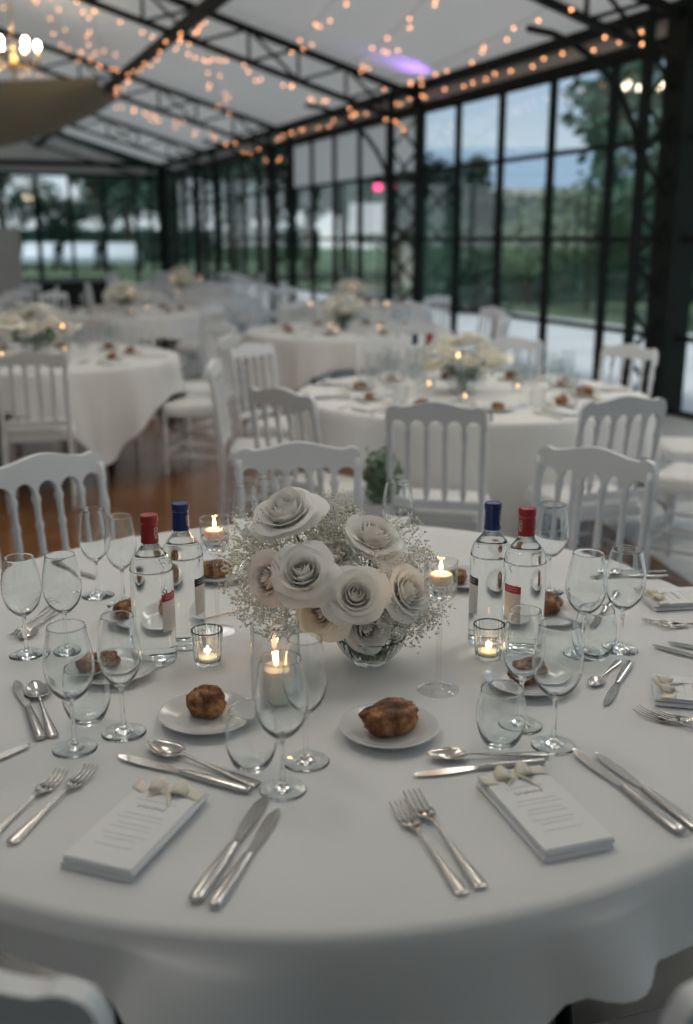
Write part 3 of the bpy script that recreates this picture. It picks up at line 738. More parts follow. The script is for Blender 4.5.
def votive(seg=48, mat=None):
    mat = mat or M_glass
    r = thing('ribbed_tealight_holder', '', 'candle holder')
    rf = lambda a, z: 1+.035*math.cos(20*a)*(1 if z > .008 else 0)
    m = MB(); m.lathe(spline([(0, .0004), (.022, .0004), (.0235, .004), (.0262, .03), (.0292, .066), (.0286, .0675), (.0275, .066), (.0246, .030), (.022, .009), (0, .007)], 3), 120 if seg > 30 else 40, None, rf); m.build('glass_cup', mat, r)
    t = MB(); t.lathe([(0, .0075), (.018, .0075), (.018, .0165), (.0172, .0165), (.0168, .0145), (0, .0145)], 24); w_ = t.build('tealight', M_wax, r, angle=40)
    t = MB(); t.tube([(0, 0, .014), (0, 0, .019)], .0007, 5); flame_mesh(t, (0, 0, .018), .9); t.build('flame', M_flame, w_)
    return r
def tallholder(mat=None):
    mat = mat or M_fine
    r = thing('tall_glass_candle_holder', '', 'candle holder')
    lathe_parts(r, (('foot', spline([(0, .0005), (.030, .0003), (.0365, .0008), (.036, .002), (.02, .005), (.007, .011), (.0048, .02)], 4)), ('stem', spline([(.0048, .02), (.0042, .05), (.0042, .12), (.0055, .160)], 3)),
        ('bowl', spline([(.0055, .160), (.012, .166), (.022, .172), (.0275, .184), (.0288, .205), (.0292, .236), (.0296, .2375), (.0281, .236), (.0277, .205), (.0262, .187), (.019, .176), (0, .172)], 4))), mat, 40)
    m = MB(); m.lathe([(0, .1725), (.018, .1765), (.0255, .1875), (.0268, .2), (.0268, .2035), (0, .2035)], 32); m.build('water', M_water if mat is M_fine else M_thin, r)
    c = MB(); c.lathe(spline([(0, .196), (.015, .197), (.0205, .204), (.0205, .212), (.017, .2165), (0, .2175)], 3), 28); w_ = c.build('floating_candle', M_wax, r)
    t = MB(); t.tube([(0, 0, .217), (0, 0, .221)], .0007, 5); flame_mesh(t, (0, 0, .220), 1.0); t.build('flame', M_flame, w_); return r
def bottle(cap, band, side, thin=False):
    g1 = M_thin if thin else M_bottle
    r = thing('bottle', '', 'bottle')
    out = spline([(0, .004), (.020, .0025), (.033, .0004), (.0385, .003), (.0400, .010), (.0400, .03), (.0400, .17), (.0396, .185), (.0350, .203), (.0235, .218), (.0165, .228), (.0148, .240), (.0145, .2785), (.0105, .2785), (0, .2785)], 4)
    out[0] = (0, .004)
    m = MB(); m.lathe(out, 48); m.build('glass_body', g1, r)
    if not thin:
        inn = spline([(0, .016), (.026, .013), (.0350, .013), (.0372, .018), (.0374, .03), (.0374, .168), (.0370, .183), (.0325, .200), (.0210, .215), (.0140, .226), (.0122, .235), (.0121, .2365), (0, .2365)], 4)
        m = MB(); m.lathe(inn, 48); m.build('spirit', M_water_in_glass, r)
    m = MB(); m.lathe(spline([(0, .2866), (.0135, .2862), (.0162, .284), (.0166, .279), (.0163, .2725), (.0152, .270), (.0156, .262), (.0162, .236), (.0160, .2355), (.0150, .2357)], 3), 32); c_ = m.build('foil_cap', cap, r, angle=60)
    if not thin:
        # silver emblem wrapped on the foil, read sideways
        def wrap(pts, a0, rad=.0167):
            return [(rad*math.cos(a0+x/rad), rad*math.sin(a0+x/rad), z) for x, z in pts]
        for a0 in (side-.15, side+2.2):
            m = MB()
            for ss in ([(-.003, .244), (.003, .244)], [(0, .2445), (-.003, .249)], [(0, .2445), (.003, .249)], [(.0035*math.cos(q), .2535+.0035*math.sin(q)) for q in [PI*2*i/12 for i in range(13)]], [(.0035*math.cos(q), .2605+.003*math.sin(q)) for q in [PI*2*i/12 for i in range(13)]]):
                m.tube(wrap(ss, a0), .0007, 5)
            m.build('emblem', M_mark, c_)
        def patch(z0, z1, w_, mat, nm, rad, par):
            mm = MB(); mm.grid([[Vector((rad*math.cos(side-w_/2+w_*i/10), rad*math.sin(side-w_/2+w_*i/10), z)) for i in range(11)] for z in (z0, z1)]); return mm.build(nm, mat, par)
        lb = patch(.070, .128, .95, M_label, 'label', .0403, r); patch(.128, .143, .95, band, 'label_band', .0403, lb)
        mm = MB()
        for q in range(2): mm.tube([((.0406)*math.cos(side-.30+.6*i/16), .0406*math.sin(side-.30+.6*i/16), .1335+.005*q+.0012*math.sin(i*2.3+q)) for i in range(17)], .0004, 4)
        for q in range(6): mm.tube([((.0406)*math.cos(side-.36+.72*i/20), .0406*math.sin(side-.36+.72*i/20), .078+.007*q+.0007*math.sin(i*2.9+q)) for i in range(21)], .00025, 4)
        mm.build('small_print', M_ink, lb)
    return r
def xsec(m, stations):
    "flat tapered bar from stations (y, half width, thickness, z centre)"
    P = []
    for y, hw, th, z in stations:
        P.append([Vector((hw*math.cos(a), y, z+th*math.sin(a))) for a in [2*PI*i/12 for i in range(13)]])
    m.grid(P); n = len(P); m.add([p for p in P[0][:12]], [tuple(range(12))]); m.add([p for p in P[-1][:12]], [tuple(reversed(range(12)))])
def handle(m, y0, y1, z0=.004):
    L = y1-y0; xsec(m, spline([(y0, .0022, .0016, z0+.003), (y0+.15*L, .0026, .0018, z0+.002), (y0+.45*L, .0042, .0022, z0), (y0+.85*L, .0082, .0022, z0-.001), (y0+.97*L, .0086, .0022, z0-.001), (y1, .0070, .0018, z0-.001)], 3))
def knife(L=.225):
    r = thing('table_knife', '', 'knife'); m = MB(); xsec(m, spline([(.0, .0058, .0042, .0045), (-.03, .0075, .0048, .005), (-.075, .0090, .0050, .0052), (-.105, .0085, .0045, .0052), (-.111, .006, .003, .0052)], 3)); xsec(m, [(.0, .0058, .0042, .0045), (.006, .0045, .003, .004)]); m.build('handle', M_steel, r)
    b = MB(); xs = spline([(.004, .0045, -.0035), (.03, .0065, -.007), (.06, .0072, -.0095), (.09, .0060, -.0095), (.106, .0035, -.0060), (.114, -.001, -.0022)], 4); vs = []
    for y, a, c in xs: vs += [(a, y, .0048), (a, y, .0036), (c, y, .0045), (c, y, .0039)]
    fs = []
    for i in range(len(xs)-1):
        p = i*4; q = p+4; fs += [(p, q, q+2, p+2), (p+1, p+3, q+3, q+1), (p, p+1, q+1, q), (p+2, q+2, q+3, p+3)]
    b.add(vs, fs); b.build('blade', M_steel, r, angle=40); return r
def fork():
    r = thing('table_fork', '', 'fork'); m = MB(); handle(m, .03, -.105, .004); m.build('handle', M_steel, r)
    h = MB(); P = []
    for y, hw, z in spline([(.028, .0024, .0065), (.036, .005, .0052), (.046, .0112, .0030), (.056, .0124, .0028)], 3):
        P.append([Vector((hw*u, y, z+.0028*(u*u))) for u in (-1, -.6, -.2, .2, .6, 1)])
    h.grid(P)
    for k in range(4):
        x = -.0107+.00713*k; h.tube([(x, .055, .0042), (x, .07, .0035), (x, .085, .0055), (x*.97, .100, .0095)], [.0019, .0017, .0014, .0007], 6)
    o = h.build('tines', M_steel, r); o.modifiers.new('s', 'SOLIDIFY').thickness = .0016; return r
def spoon(s=1.0):
    r = thing('spoon', '', 'spoon'); m = MB(); handle(m, .03*s, -.105*s, .004); m.build('handle', M_steel, r)
    h = MB(); P = []
    for i in range(13):
        u = i/12; y = .028+.062*u; hw = .0185*math.sin(PI*min(1, u**.8*.97+.03))**.6*(1 if u < .98 else .3) + .0012; dz = .009*math.sin(PI*u)
        P.append([Vector((hw*q*s, y*s, .0085-dz*(1-q*q)+.001*u)) for q in (-1, -.75, -.5, -.25, 0, .25, .5, .75, 1)])
    h.grid(P); o = h.build('spoon_bowl', M_steel, r); o.modifiers.new('s', 'SOLIDIFY').thickness = .0012; return r
def napkin(bow=True, thin=False):
    r = thing('folded_napkin', '', 'napkin'); L, Wd = .205, .105
    for k in range(2):
        m = MB(); z0 = .0008+.0075*k; P = []
        sec = [(-Wd/2, z0+.003), (-Wd/2+.004, z0), (0, z0), (Wd/2-.004, z0), (Wd/2, z0+.003), (Wd/2-.003, z0+.0066), (0, z0+.0072), (-Wd/2+.003, z0+.0066), (-Wd/2, z0+.003)]
        dx = .003*k
        for y in (-L/2, -L/2+.003, 0, L/2-.003, L/2): P.append([Vector((x*(1 if abs(y) < L/2 else .97)+dx, y+.002*k, z)) for x, z in sec])
        m.grid(P); m.add(P[0][:8], [tuple(range(8))]); m.add(P[-1][:8], [tuple(reversed(range(8)))]); m.build('napkin_fold', M_napkin, r, angle=50)
    m = MB(); m.box((-Wd/2+.004, -L/2+.004, .0157), (Wd/2-.002, L/2-.03, .0166)); card = m.build('menu_card', M_paper, r, smooth=False)
    if bow:
        m = MB(); rnd = random.Random(3)
        for q, (y, w_) in enumerate(((.052, .030), (.036, .022), (.016, .030), (.006, .034), (-.008, .026), (-.018, .030), (-.034, .032), (-.044, .024), (-.06, .028))):
            th = .0008 if q == 1 else .00035
            m.tube([(-w_+2*w_*i/24, y+(.0032 if q == 1 else .0009)*math.sin(i*1.9+q)*(1+.5*math.sin(i*.9)), .0168) for i in range(25)], th, 4)
        m.build('print', M_ink, card)
        m = MB()
        m.grid([[Vector((x, y+L/2-.018+.006*math.sin(x*60), .0172+.0015*math.sin(x*90)+(.003 if abs(y) < .004 else 0))) for x in [-Wd/2+Wd*i/16 for i in range(17)]] for y in (-.012, -.004, .004, .012)])
        for sg in (-1, 1):
            m.grid([[Vector((sg*(.004+.026*u), L/2-.018+v*(.003+.012*math.sin(PI*min(1, u*.85+.1))), .019+.008*math.sin(PI*u)+.002*v)) for v in (-1, -.3, .4, 1)] for u in [i/8 for i in range(9)]])
            m.grid([[Vector((sg*(.003+.018*u), L/2-.022-.030*u*(1.1 if sg > 0 else .6)+v*.006, .0185+.002*math.sin(u*5))) for v in (-1, 1)] for u in [i/6 for i in range(7)]])
        o = m.build('ribbon_bow', M_ribbon, r); o.modifiers.new('s', 'SOLIDIFY').thickness = .0008
    return r
ZT = .7505
def on(px, py): p = tp(px, py); p.z = ZT; return p

# ---- plates and rolls of the front table
PL = [((208, 721), 'second side plate from the left in the front row, holding a round roll', 0, (208, 717), .2, 'glossy round bread roll on the plate left of the pillar candle', 1.0),
      ((389, 734), 'white side plate in the centre foreground with a floury oval roll', 1, (390, 733), .55, 'floury oval bread roll on the centre foreground plate', 1.3),
      ((113, 674), 'white side plate behind the left pair of wine glasses', 2, (100, 676), .5, 'bread roll on the plate seen through the left wine glasses', 1.0),
      ((142, 621), 'white side plate behind the left red-capped bottle', 3, (128, 618), 1.2, 'bread roll on the plate behind the left red-capped bottle', .95),
      ((219, 577), 'white side plate behind the tall candle holder at the left', 4, (215, 578), .1, 'bread roll on the plate behind the left tall candle holder', 1.0),
      ((467, 583), 'white side plate behind the blue-capped bottle at the right', 5, (458, 584), 1.4, 'bread roll partly behind the right tall candle holder', .8),
      ((548, 619), 'white side plate right of the right red-capped bottle', 6, (548, 613), 1.3, 'rugged bread roll just right of the right red-capped bottle', 1.05),
      ((528, 685), 'white side plate behind the right foreground wine glasses', 7, (527, 684), .6, 'bread roll on the plate behind the right foreground wine glasses', .95)]
for pc, pl_, sd_, rc, ang, rl, s in PL:
    o = put('plate', plate, on(*pc), 0, pl_ if sd_ else 'white side plate at front left holding a glossy round roll')
    ro = roll(sd_, *( (.033, .031, .027) if sd_ == 0 else (.040, .027, .020))); ro['label'] = rl; ro.location = on(*rc)+Vector((0, 0, .0063)); ro.rotation_euler = (0, 0, ang); ro.scale = (s,)*3
    FIRST.setdefault('roll%d' % sd_, ro)
# ---- glasses
WG = lambda: wine(M_fine, .040, .21, 48); WS = lambda: wine(M_fine, .034, .20, 48); TB = lambda: tumbler(M_glass, 48)
for px, py, kd, lb in [
    (27, 655, 'L', 'wine glass at the far left edge of the front table'),
    (67, 652, 'L', 'wine glass second from the left edge, behind the tall left foreground glass'),
    (75, 749, 'L', 'large wine glass at left foreground, its foot near the small spoon'),
    (124, 733, 'S', 'narrow wine glass at left foreground overlapping the plate behind'),
    (88, 722, 'T', 'stemless water glass behind the two left foreground wine glasses'),
    (98, 596, 'S', 'wine glass behind, left of the left red-capped bottle, the farther one'),
    (124, 605, 'S', 'wine glass touching the left red-capped bottle in the view'),
    (283, 790, 'L', 'large wine glass in the centre foreground before the pillar candle'),
    (306, 762, 'S', 'wine glass just right of the pillar candle, behind the centre one'),
    (252, 768, 'T', 'stemless water glass left of the centre foreground wine glass'),
    (520, 726, 'S', 'narrow wine glass before the right red-capped bottle'),
    (553, 746, 'L', 'large wine glass at right foreground, nearest the two knives'),
    (500, 745, 'T', 'stemless water glass before the right pair of foreground wine glasses'),
    (582, 655, 'L', 'wine glass at right, left one of the pair before the far napkin'),
    (620, 650, 'L', 'wine glass at right, right one of the pair before the far napkin'),
    (594, 657, 'T', 'stemless water glass between the right pair of wine glasses and the spoon'),
    (548, 592, 'L', 'wine glass behind the right red-capped bottle'),
    (397, 562, 'L', 'wine glass on the far side of the front table right of the flowers'),
    (247, 566, 'S', 'wine glass on the far side of the front table left of the flowers'),
    (268, 556, 'L', 'wine glass on the far side behind the left edge of the flowers')]:
    if kd == 'L': put('wL', WG, on(px, py), 0, lb, None, .93 if 'left edge' in lb and px < 70 else .97)
    elif kd == 'S': put('wS', WS, on(px, py), 0, lb)
    else: put('tb', TB, on(px, py), 0, lb)
# ---- bottles
for px, py, cap, band, side, lb in [(156, 661, M_red, M_lred, R(-28), 'clear spirit bottle with red foil cap at the left of the table'),
        (186, 644, M_blue, M_lblack, R(-22), 'clear spirit bottle with blue foil cap at the left of the table'),
        (488, 643, M_blue, M_lblack, R(-160), 'clear spirit bottle with blue foil cap right of the flowers'),
        (521, 651, M_red, M_lred, R(-135), 'clear spirit bottle with red foil cap right of the flowers')]:
    o = bottle(cap, band, side); o['label'] = lb; o.location = on(px, py)
# ---- candles
put('tall', tallholder, on(218, 632), 0, 'tall stemmed glass holder with floating candle beside the blue-capped left bottle')
put('tall', tallholder, on(438, 690), 0, 'tall stemmed glass holder with floating candle right of the flower bowl')
put('vot', votive, on(208, 664), 0, 'ribbed glass tealight holder between the left bottles and the pillar candle')
put('vot', votive, on(488, 658), .2, 'ribbed glass tealight holder before the right bottles')
pc = thing('pillar_candle', 'lit white pillar candle inside a glass cylinder left of the flower bowl', 'candle', on(276, 704))
m = MB(); m.lathe(spline([(0, .0045), (.027, .0045), (.0285, .007), (.0285, .062), (.026, .067), (.0, .063)], 3), 40); wx = m.build('wax', M_wax, pc)
m = MB(); m.tube([(0, 0, .063), (.001, 0, .070)], .0009, 5); flame_mesh(m, (.001, 0, .069), 1.35); m.build('flame', M_flame, wx)
hc = thing('glass_cylinder', 'clear straight glass cylinder around the lit pillar candle', 'candle holder', on(276, 704))
m = MB(); m.lathe([(0, .0003), (.041, .0003), (.0415, .001), (.0415, .148), (.0408, .149), (.0400, .148), (.0400, .004), (0, .004)], 56); m.build('tube', M_fine, hc, angle=15)
# small warm lights at the flames in front
for nm, p, h in (('a', on(218, 632), .232), ('b', on(438, 690), .232), ('c', on(276, 704), .085), ('d', on(208, 664), .028), ('e', on(488, 658), .028)):
    l = bpy.data.lights.new('flame_light', 'POINT'); lo = bpy.data.objects.new('flame_light', l); C.objects.link(lo); l.energy = .17; l.color = (1, .55, .22); l.shadow_soft_size = .006; lo.location = p+Vector((0, 0, h))
# gold stick
m = MB(); a, b = tp(204, 621), tp(250, 609); m.tube([a+Vector((0, 0, .004)), b+Vector((0, 0, .004))], .0016, 6); tag(m.build('gold_stick', M_gold), 'thin gold stick lying behind the left bottles', 'stick')

# ---- cutlery: tip and end in the picture
def cut(kind, tip, end, lb, lift=0, group=None, size=None):
    a = tp(*tip); b = tp(*end); c = (a+b)/2; d = a-b; mk = {'knife': knife, 'fork': fork, 'spoon': spoon}[kind]; L0 = {'knife': .225, 'fork': .205, 'spoon': .195}[kind]
    s = size or max(.62, min(1.12, d.length/L0)); off = {'knife': -.0015, 'fork': .0025, 'spoon': .0075}[kind]
    dn = d.normalized(); p = a - dn*(L0/2 - off*0)*s*1.0 if size else c
    o = put(kind, mk, (p.x, p.y, ZT+lift), math.atan2(d.y, d.x)-PI/2, lb, group, s); return o
for kd, tip, end, lb, lift, size in [
    ('fork', (64, 774), (-30, 857), 'fork at front left, left one of the pair', 0, 1.0), ('fork', (93, 770), (-18, 872), 'fork at front left, right one of the pair', .001, 1.0),
    ('knife', (268, 798), (193, 907), 'knife in the centre foreground, left one of the pair', 0, None), ('knife', (279, 812), (213, 911), 'knife in the centre foreground, right one of the pair', .0, None),
    ('knife', (120, 758), (251, 794), 'knife above the left menu card', 0, None), ('spoon', (145, 746), (254, 786), 'spoon lying beside the knife above the left menu card', .001, None),
    ('spoon', (33, 683), (53, 738), 'small spoon beside the left foreground wine glass', 0, None), ('knife', (17, 683), (41, 742), 'small knife beside the small spoon at the left', 0, None),
    ('knife', (31, 747), (-80, 792), 'knife entering from the left edge of the picture', 0, 1.0),
    ('fork', (396, 806), (462, 895), 'fork in the foreground, left one of the centre pair', 0, None), ('fork', (409, 795), (482, 891), 'fork in the foreground, right one of the centre pair', .001, None),
    ('spoon', (423, 760), (543, 757), 'spoon above the right menu card', .002, None), ('knife', (414, 777), (545, 763), 'knife above the right menu card', 0, None),
    ('knife', (574, 752), (683, 837), 'knife at the right foreground, left one of the pair', 0, None), ('knife', (597, 756), (700, 834), 'knife at the right foreground, right one of the pair', 0, None),
    ('fork', (634, 712), (735, 745), 'fork at the right edge, nearer one beside the far menu', 0, 1.0), ('fork', (650, 716), (752, 738), 'fork at the right edge behind its twin', .001, 1.0),
    ('spoon', (590, 690), (618, 663), 'small spoon right of the right plate', 0, None), ('knife', (604, 707), (630, 664), 'small knife right of the right plate', 0, None),
    ('fork', (640, 623), (715, 628), 'fork above the far right menu, left one', 0, .95), ('fork', (655, 629), (730, 624), 'fork above the far right menu, right one', .0, .95),
    ('knife', (653, 647), (745, 672), 'knife beside the far right menu, nearer one', 0, 1.0), ('knife', (668, 644), (760, 662), 'knife beside the far right menu, farther one', 0, 1.0),
    ('knife', (590, 579), (668, 578), 'knife on the far right of the front table above the napkin', 0, None), ('spoon', (598, 575), (662, 572), 'spoon on the far right of the front table above the napkin', 0, None),
    ('knife', (97, 580), (48, 562), 'knife lying far left behind the two edge wine glasses', 0, None), ('spoon', (20, 643), (57, 612), 'spoon lying far left between the edge wine glasses', 0, None),
    ('fork', (12, 640), (50, 608), 'fork lying far left between the edge wine glasses', 0, None), ('knife', (590, 630), (615, 600), 'knife behind the right stemless glass', 0, None)]:
    cut(kd, tip, end, lb, lift, None, size)
# ---- napkins with menus
def nap(c, tip, lb, lift=0):
    p = on(*c); q = tp(*tip); d = q-p; return put('nap', napkin, (p.x, p.y, ZT), math.atan2(d.y, d.x)-PI/2, lb)
nap((138, 833), (186, 785), 'folded napkin with menu card and cream bow at front left')
nap((541, 816), (496, 768), 'folded napkin with menu card and cream bow at front right')
nap((715, 700), (650, 694), 'folded napkin with cream bow cut by the right edge')
nap((690, 602), (610, 606), 'folded napkin at far right behind the wine glasses')

# ---- flower bowl and flowers
BW = on(370, 662)
fb = thing('cut_glass_bowl', 'cut glass bowl holding the white rose bouquet', 'bowl', BW)
rf = lambda a, z: 1+(.03*abs(math.sin(14*a)) if .012 < z else 0)
m = MB(); m.lathe(spline([(0, .0004), (.028, .0004), (.031, .002), (.040, .012), (.056, .030), (.0665, .056), (.066, .058), (.0635, .056), (.053, .032), (.037, .016), (0, .010)], 4), 112, None, rf); m.build('bowl_glass', M_glass, fb)
m = MB(); m.lathe([(0, .0105), (.035, .0165), (.051, .0325), (.0555, .042), (0, .042)], 40); m.build('water', M_water, fb)
def rose(mat, seed, Rr=.046, opened=1.0):
    "petals in cupped layers, the heart closed and the outer ones rolling back"
    rnd = random.Random(seed); m = MB(); k = 0
    for li, (rad, ht, n, al0, fl) in enumerate(((.12, 1.06, 2, 2.2, -.06), (.22, 1.08, 3, 1.6, -.06), (.33, 1.06, 3, 1.5, -.03), (.46, 1.02, 3, 1.45, .03), (.58, .95, 4, 1.3, .10), (.70, .86, 4, 1.25, .20), (.80, .72, 5, 1.1, .33), (.82, .52, 4, 1.15, .50))):
        st0 = rnd.uniform(0, 6.28)
        for q in range(n):
            a0 = st0 + q*2*PI/n + rnd.uniform(-.2, .2); P = []; hh = ht*rnd.uniform(.90, 1.08); ff = fl*rnd.uniform(.5, 1.45)*opened; k += 1; dr = rnd.uniform(-.04, .05)*li/4; pt = rnd.uniform(.0, .14); sk = rnd.uniform(-.2, .2)
            for i in range(10):
                v = i/9; row = []
                for j in range(13):
                    u = -1+j/6; e = 1-.16*abs(u+sk)**2.4 + pt*max(0, 1-abs(u)*2.2)*.6; vv = v*e
                    base = (rad+dr)*math.sin(min(1, max(0, vv*1.25+.08))*PI/2)**.85
                    lip = max(0, vv-.60)/.40
                    rr = base + ff*lip**1.3*(1+.35*u*u) + .02*rad*u*u*li*.2
                    zz = hh*vv - .30*lip**2*max(0, ff)*1.9*(.7+.9*u*u) + .018*math.sin(4*u+k*1.7)*lip*(1+li*.25)
                    al = al0*u*math.sin(PI*(.18+(.50 if li > 2 else .38)*v))
                    row.append(Vector((rr*Rr*math.cos(a0+al), rr*Rr*math.sin(a0+al), zz*Rr)))
                P.append(row)
            m.grid(P)
    return m
def put_rose(px, py, Y, tilt, mat, Rr, seed, label):
    p = ty(px, py, Y); d = Vector(tilt).normalized(); r = thing('rose', label, 'rose', p, 0, None)
    m = rose(mat, seed, Rr); o = m.build('bloom', mat, r); o.rotation_mode = 'QUATERNION'; o.rotation_quaternion = d.to_track_quat('Z', 'Y'); o.location = -d*Rr*.5
    o.modifiers.new('s', 'SUBSURF').render_levels = 1; o.modifiers['s'].levels = 0
    e = BW + Vector(((p.x-BW.x)*.18, (p.y-BW.y)*.18, .016)) - p; s = -d*Rr*.46
    st_ = MB(); st_.tube(spline([tuple(s), tuple(s*.6+e*.3-d*.02), tuple(e)], 5), .0024, 6); st_.lathe([(0, -.006), (.006, 0), (.008, .008), (0, .010)], 10, Matrix.Translation(s)); st_.build('stem', M_stem, r)
for px, py, Y, tl, mt, Rr, lb in [
    (286, 512, 1.84, (-.3, -.45, 1), M_petal, .062, 'tall white rose at the top left of the bouquet'),
    (374, 536, 1.83, (.25, -.35, 1), M_petal, .056, 'white rose at the top right of the bouquet'),
    (268, 577, 1.74, (-.7, -.8, .5), M_blush, .044, 'blush rose at the left edge of the bouquet'),
    (303, 572, 1.72, (-.15, -.75, .8), M_petal, .054, 'white rose left of centre with pointed outer petals'),
    (356, 595, 1.70, (.1, -1, .75), M_petal, .050, 'open white rose at the centre front of the bouquet'),
    (410, 592, 1.76, (.7, -.7, .6), M_petal, .050, 'white rose at the right edge of the bouquet'),
    (321, 613, 1.71, (-.25, -1, .2), M_cream, .047, 'cream rose low in the front of the bouquet'),
    (368, 628, 1.75, (.3, -.9, .15), M_petal, .046, 'white rose hanging low over the glass bowl'),
    (333, 556, 1.82, (0, -.3, 1), M_petal, .040, 'small white rose deep in the middle of the bouquet'),
    (398, 560, 1.86, (.5, 0, .9), M_petal, .042, 'white rose behind at the right of the bouquet')]:
    put_rose(px, py, Y, tl, mt, Rr*.86, int(px), lb)
def gyp(tip, seed, label, spread=.075, n=90):
    rnd = random.Random(seed); base = BW+Vector((0, 0, .03)); r = thing('babys_breath_spray', label, 'flower', base, 0, "sprays of baby's breath in the bouquet")
    st_ = MB(); bl = MB(); e = Vector(tip)-base; mid = e*.55+Vector((0, 0, .02)); st_.tube(spline([(0, 0, -.012), tuple(mid), tuple(e*.8)], 5), .0009, 4)
    for k in range(n):
        d = Vector((rnd.gauss(0, 1), rnd.gauss(0, 1), rnd.gauss(0, 1))).normalized()*spread*rnd.random()**.45; p = e+d; q = e*.8+d*.35
        if k % 5 == 0: st_.tube([e*.8, q, p], [.0006, .00045, .0003], 3, False)
        s = rnd.uniform(.0020, .0036); M = Matrix.Translation(p) @ Matrix.Rotation(rnd.random()*6, 4, 'X')
        bl.lathe([(0, -s), (s*.9, -s*.3), (s, s*.3), (0, s*.6)], 6, M)
        for _ in range(3):
            g = p+Vector((rnd.gauss(0, 1), rnd.gauss(0, 1), rnd.gauss(0, 1)))*.0055; s2 = s*.8; bl.lathe([(0, -s2), (s2, 0), (0, s2*.7)], 5, Matrix.Translation(g))
    st_.build('stems', M_gstem, r); bl.build('blossoms', M_gyp, r)['kind'] = 'stuff'
gi = 0
for px, py, Y, sp, n in [(255, 545, 1.84, .07, 150), (247, 590, 1.80, .06, 100), (268, 540, 1.88, .07, 150), (330, 520, 1.90, .06, 170), (345, 540, 1.86, .07, 170), (318, 545, 1.83, .06, 140), (330, 575, 1.78, .05, 110),
        (390, 575, 1.82, .06, 130), (378, 565, 1.80, .05, 130), (400, 540, 1.90, .06, 120), (425, 610, 1.78, .05, 90), (420, 570, 1.86, .05, 90), (285, 620, 1.78, .05, 90), (262, 610, 1.84, .05, 80), (300, 530, 1.90, .06, 110), (392, 615, 1.74, .04, 80), (245, 565, 1.9, .06, 90), (410, 625, 1.8, .05, 80)]:
    gi += 1; gyp(ty(px, py, Y), gi, "spray of tiny white baby's breath filling in between the roses", sp, n)
m = MB(); rnd = random.Random(9)
for k in range(26):
    a = rnd.uniform(0, 6.28); rr = rnd.uniform(.01, .05); c, s = math.cos(a), math.sin(a); b0 = BW+Vector((c*rr*.6, s*rr*.6, .014)); m.tube([b0, b0+Vector((c*.012, s*.012, .03)), b0+Vector((c*.03, s*.03, .062))], [.0022, .002, .001], 5)
for k in range(40):
    a = rnd.uniform(0, 6.28); p = BW+Vector((math.cos(a)*.055*rnd.random(), math.sin(a)*.05*rnd.random(), .05+.04*rnd.random())); u = Vector((math.cos(a), math.sin(a), .5))*.016; v = u.orthogonal().normalized()*.006; m.add([p-u, p-v, p+u, p+v], [(0, 1, 2, 3)])
tag(m.build('greenery', M_stem), 'dark green leaves and stems standing in the cut glass bowl', 'greenery', kind='stuff')

# ================================================================== dressing of the tables behind
def bouquet(p, s, label):
    r = thing('flower_centrepiece', label, 'flowers', p); rnd = random.Random(int(p[0]*100)+5)
    m = MB(); m.lathe([(0, 0), (.04, 0), (.07, .06), (.065, .06), (.036, .006), (0, .006)], 24); m.build('bowl', M_thin, r)
    m = MB(); m.tube([(0, 0, .01), (.01, .01, .08)], .02, 8); leaves(m, (0, 0, .10), (.10, .10, .06), 160, .018, rnd, .3); m.build('greenery', M_leafl, r)
    for k in range(9):
        a = k*2.4; q = .035+.016*k; mm = rose(M_cream if k % 3 else M_petal, k, .045); o = mm.build('rose', M_cream if k % 3 else M_petal, r); o.location = (math.cos(a)*q, math.sin(a)*q, .15+.05*math.cos(k)-.25*q); o.rotation_euler = (rnd.uniform(-.6, .6), rnd.uniform(-.6, .6), 0)
    m = MB()
    for k in range(260):
        d = Vector((rnd.gauss(0, 1), rnd.gauss(0, 1), abs(rnd.gauss(0, 1)))).normalized(); q = Vector((d.x*.17, d.y*.17, .1+d.z*.14)); sz = .006; m.lathe([(0, -sz), (sz, 0), (0, sz)], 5, Matrix.Translation(q))
    m.build('babys_breath', M_gyp, r)['kind'] = 'stuff'; r.scale = (s,)*3; return r
bgplate = lambda: plate(); bgL = lambda: wine(M_thin, .040, .21, 20); bgT = lambda: tumbler(M_thin, 20)
cbl = lambda: bottle(M_blue, M_lblack, 0, True); cbr = lambda: bottle(M_red, M_lred, 0, True)
def dress(c, nm, n, a0, detail):
    for k in range(n):
        a = R(a0+360/n*k); u = Vector((math.cos(a), math.sin(a), 0)); v = Vector((-u.y, u.x, 0)); o = Vector((c.x, c.y, ZT))
        P = lambda r_, s_: o+u*r_+v*s_
        put('plate', plate, P(.56, .14), 0, 'white side plate, one of those laid round the ' + nm, 'side plates on the ' + nm)
        q = dup(FIRST['roll%d' % (k % 8)], P(.56, .14)+Vector((0, 0, .0063)), a+k, 'bread roll, one of those on the ' + nm, 'bread rolls on the ' + nm)
        put('nap', napkin, P(.74, 0), a+PI/2, 'folded white napkin with menu, one of those on the ' + nm, 'napkins on the ' + nm)
        put('bgL', bgL, P(.50, -.06), 0, 'clear wine glass, one of those on the ' + nm, 'wine glasses on the ' + nm)
        if detail > 0: put('bgL', bgL, P(.44, .02), 0, 'clear wine glass, one of those on the ' + nm, 'wine glasses on the ' + nm, .93)
        if detail > 1:
            put('bgT', bgT, P(.55, .0), 0, 'stemless water glass, one of those on the ' + nm, 'water glasses on the ' + nm)
            put('knife', knife, P(.76, .11), a+PI/2, 'steel knife, one of those laid on the ' + nm, 'knives on the ' + nm); put('fork', fork, P(.76, -.11), a+PI/2, 'steel fork, one of those laid on the ' + nm, 'forks on the ' + nm)
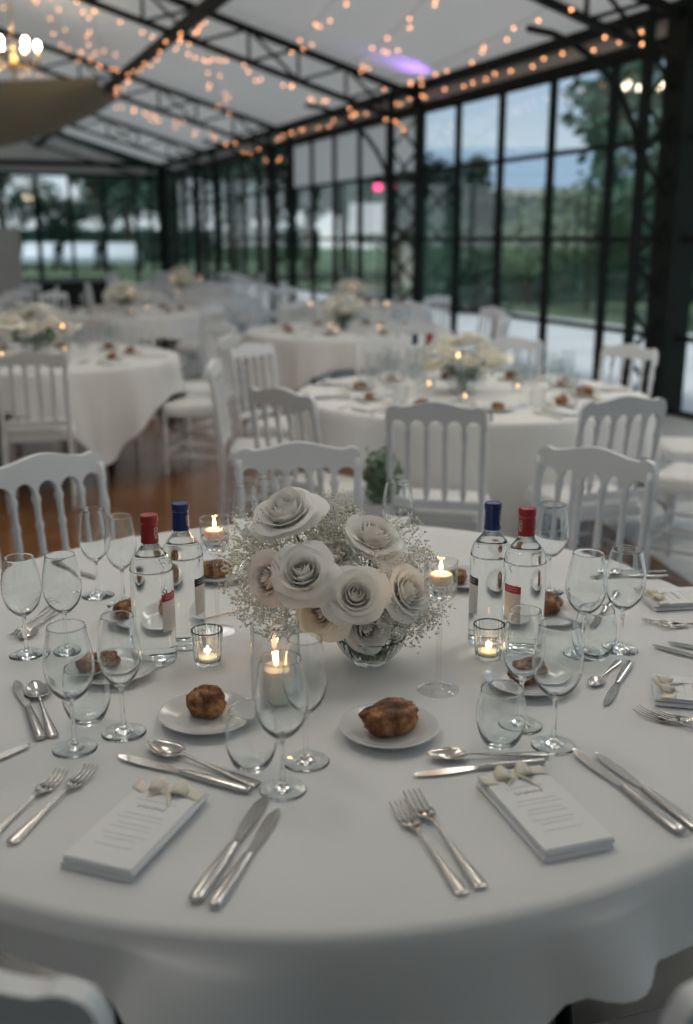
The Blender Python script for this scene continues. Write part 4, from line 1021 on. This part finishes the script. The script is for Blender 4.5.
def centre(c, nm, rot, fl=1.25, bot=True):
    o = Vector((c.x, c.y, ZT))
    bouquet(o+Vector((-.05, 0, 0)), fl, 'cream and white flower centrepiece on the ' + nm)
    for k in range(3):
        a = rot+k*2.1; p = o+Vector((math.cos(a)*.27, math.sin(a)*.27, 0)); put('vot_bg', lambda: votive(20, M_thin), p, 0, 'small lit tealight holder, one of those on the ' + nm, 'tealights on the ' + nm)
    for k in range(2):
        a = rot+1+k*3.1; p = o+Vector((math.cos(a)*.33, math.sin(a)*.33, 0)); put('tall_bg', lambda: tallholder(M_thin), p, 0, 'tall lit candle holder, one of two on the ' + nm, 'tall candle holders on the ' + nm)
    if bot:
        put('cbl', cbl, o+Vector((-.28, .16, 0)), 0, 'blue-capped clear bottle standing on the ' + nm); put('cbr', cbr, o+Vector((-.20, .20, 0)), 0, 'red-capped clear bottle standing on the ' + nm)
for c, nm, n, a0, dt, rot, bt in ((T2, 'second table', 10, 10, 2, .3, True), (T5, 'left table', 9, 0, 1, 1.3, False), (T3, 'middle-distance table', 8, 15, 1, 2.2, False), (T4, 'back-row table', 8, 0, 0, .9, False), (T6, 'table by the lattice column', 6, 0, 0, .5, False), (T7, 'far table near the frosted-top windows', 6, 0, 0, .1, False), (T8, 'far table before the stage', 6, 0, 0, 1.9, False), (T9, 'farthest table', 6, 0, 0, .7, False)):
    dress(c, nm, n, a0, dt); centre(c, nm, rot, 1.3 if c is not T5 else 1.5, bt)
# floor vase of greenery beyond the front table
fv = thing('floor_vase', 'white floor vase with a grey-green leafy bunch behind the flowers, before the second table', 'vase', (.135, 4.05, 0))
m = MB(); m.lathe(spline([(0, 0), (.07, 0), (.075, .02), (.055, .2), (.07, .46), (.066, .46), (.05, .2), (0, .02)], 4), 28); m.build('vase', M_chair, fv)
m = MB(); rnd = random.Random(4)
for k in range(9): m.tube([(0, 0, .05), (rnd.uniform(-.03, .03), rnd.uniform(-.03, .03), .45), (rnd.uniform(-.1, .1), rnd.uniform(-.1, .1), .62)], .003, 4)
leaves(m, (0, 0, .60), (.10, .10, .13), 260, .018, rnd, .2); m.build('greenery', M_leafl, fv)
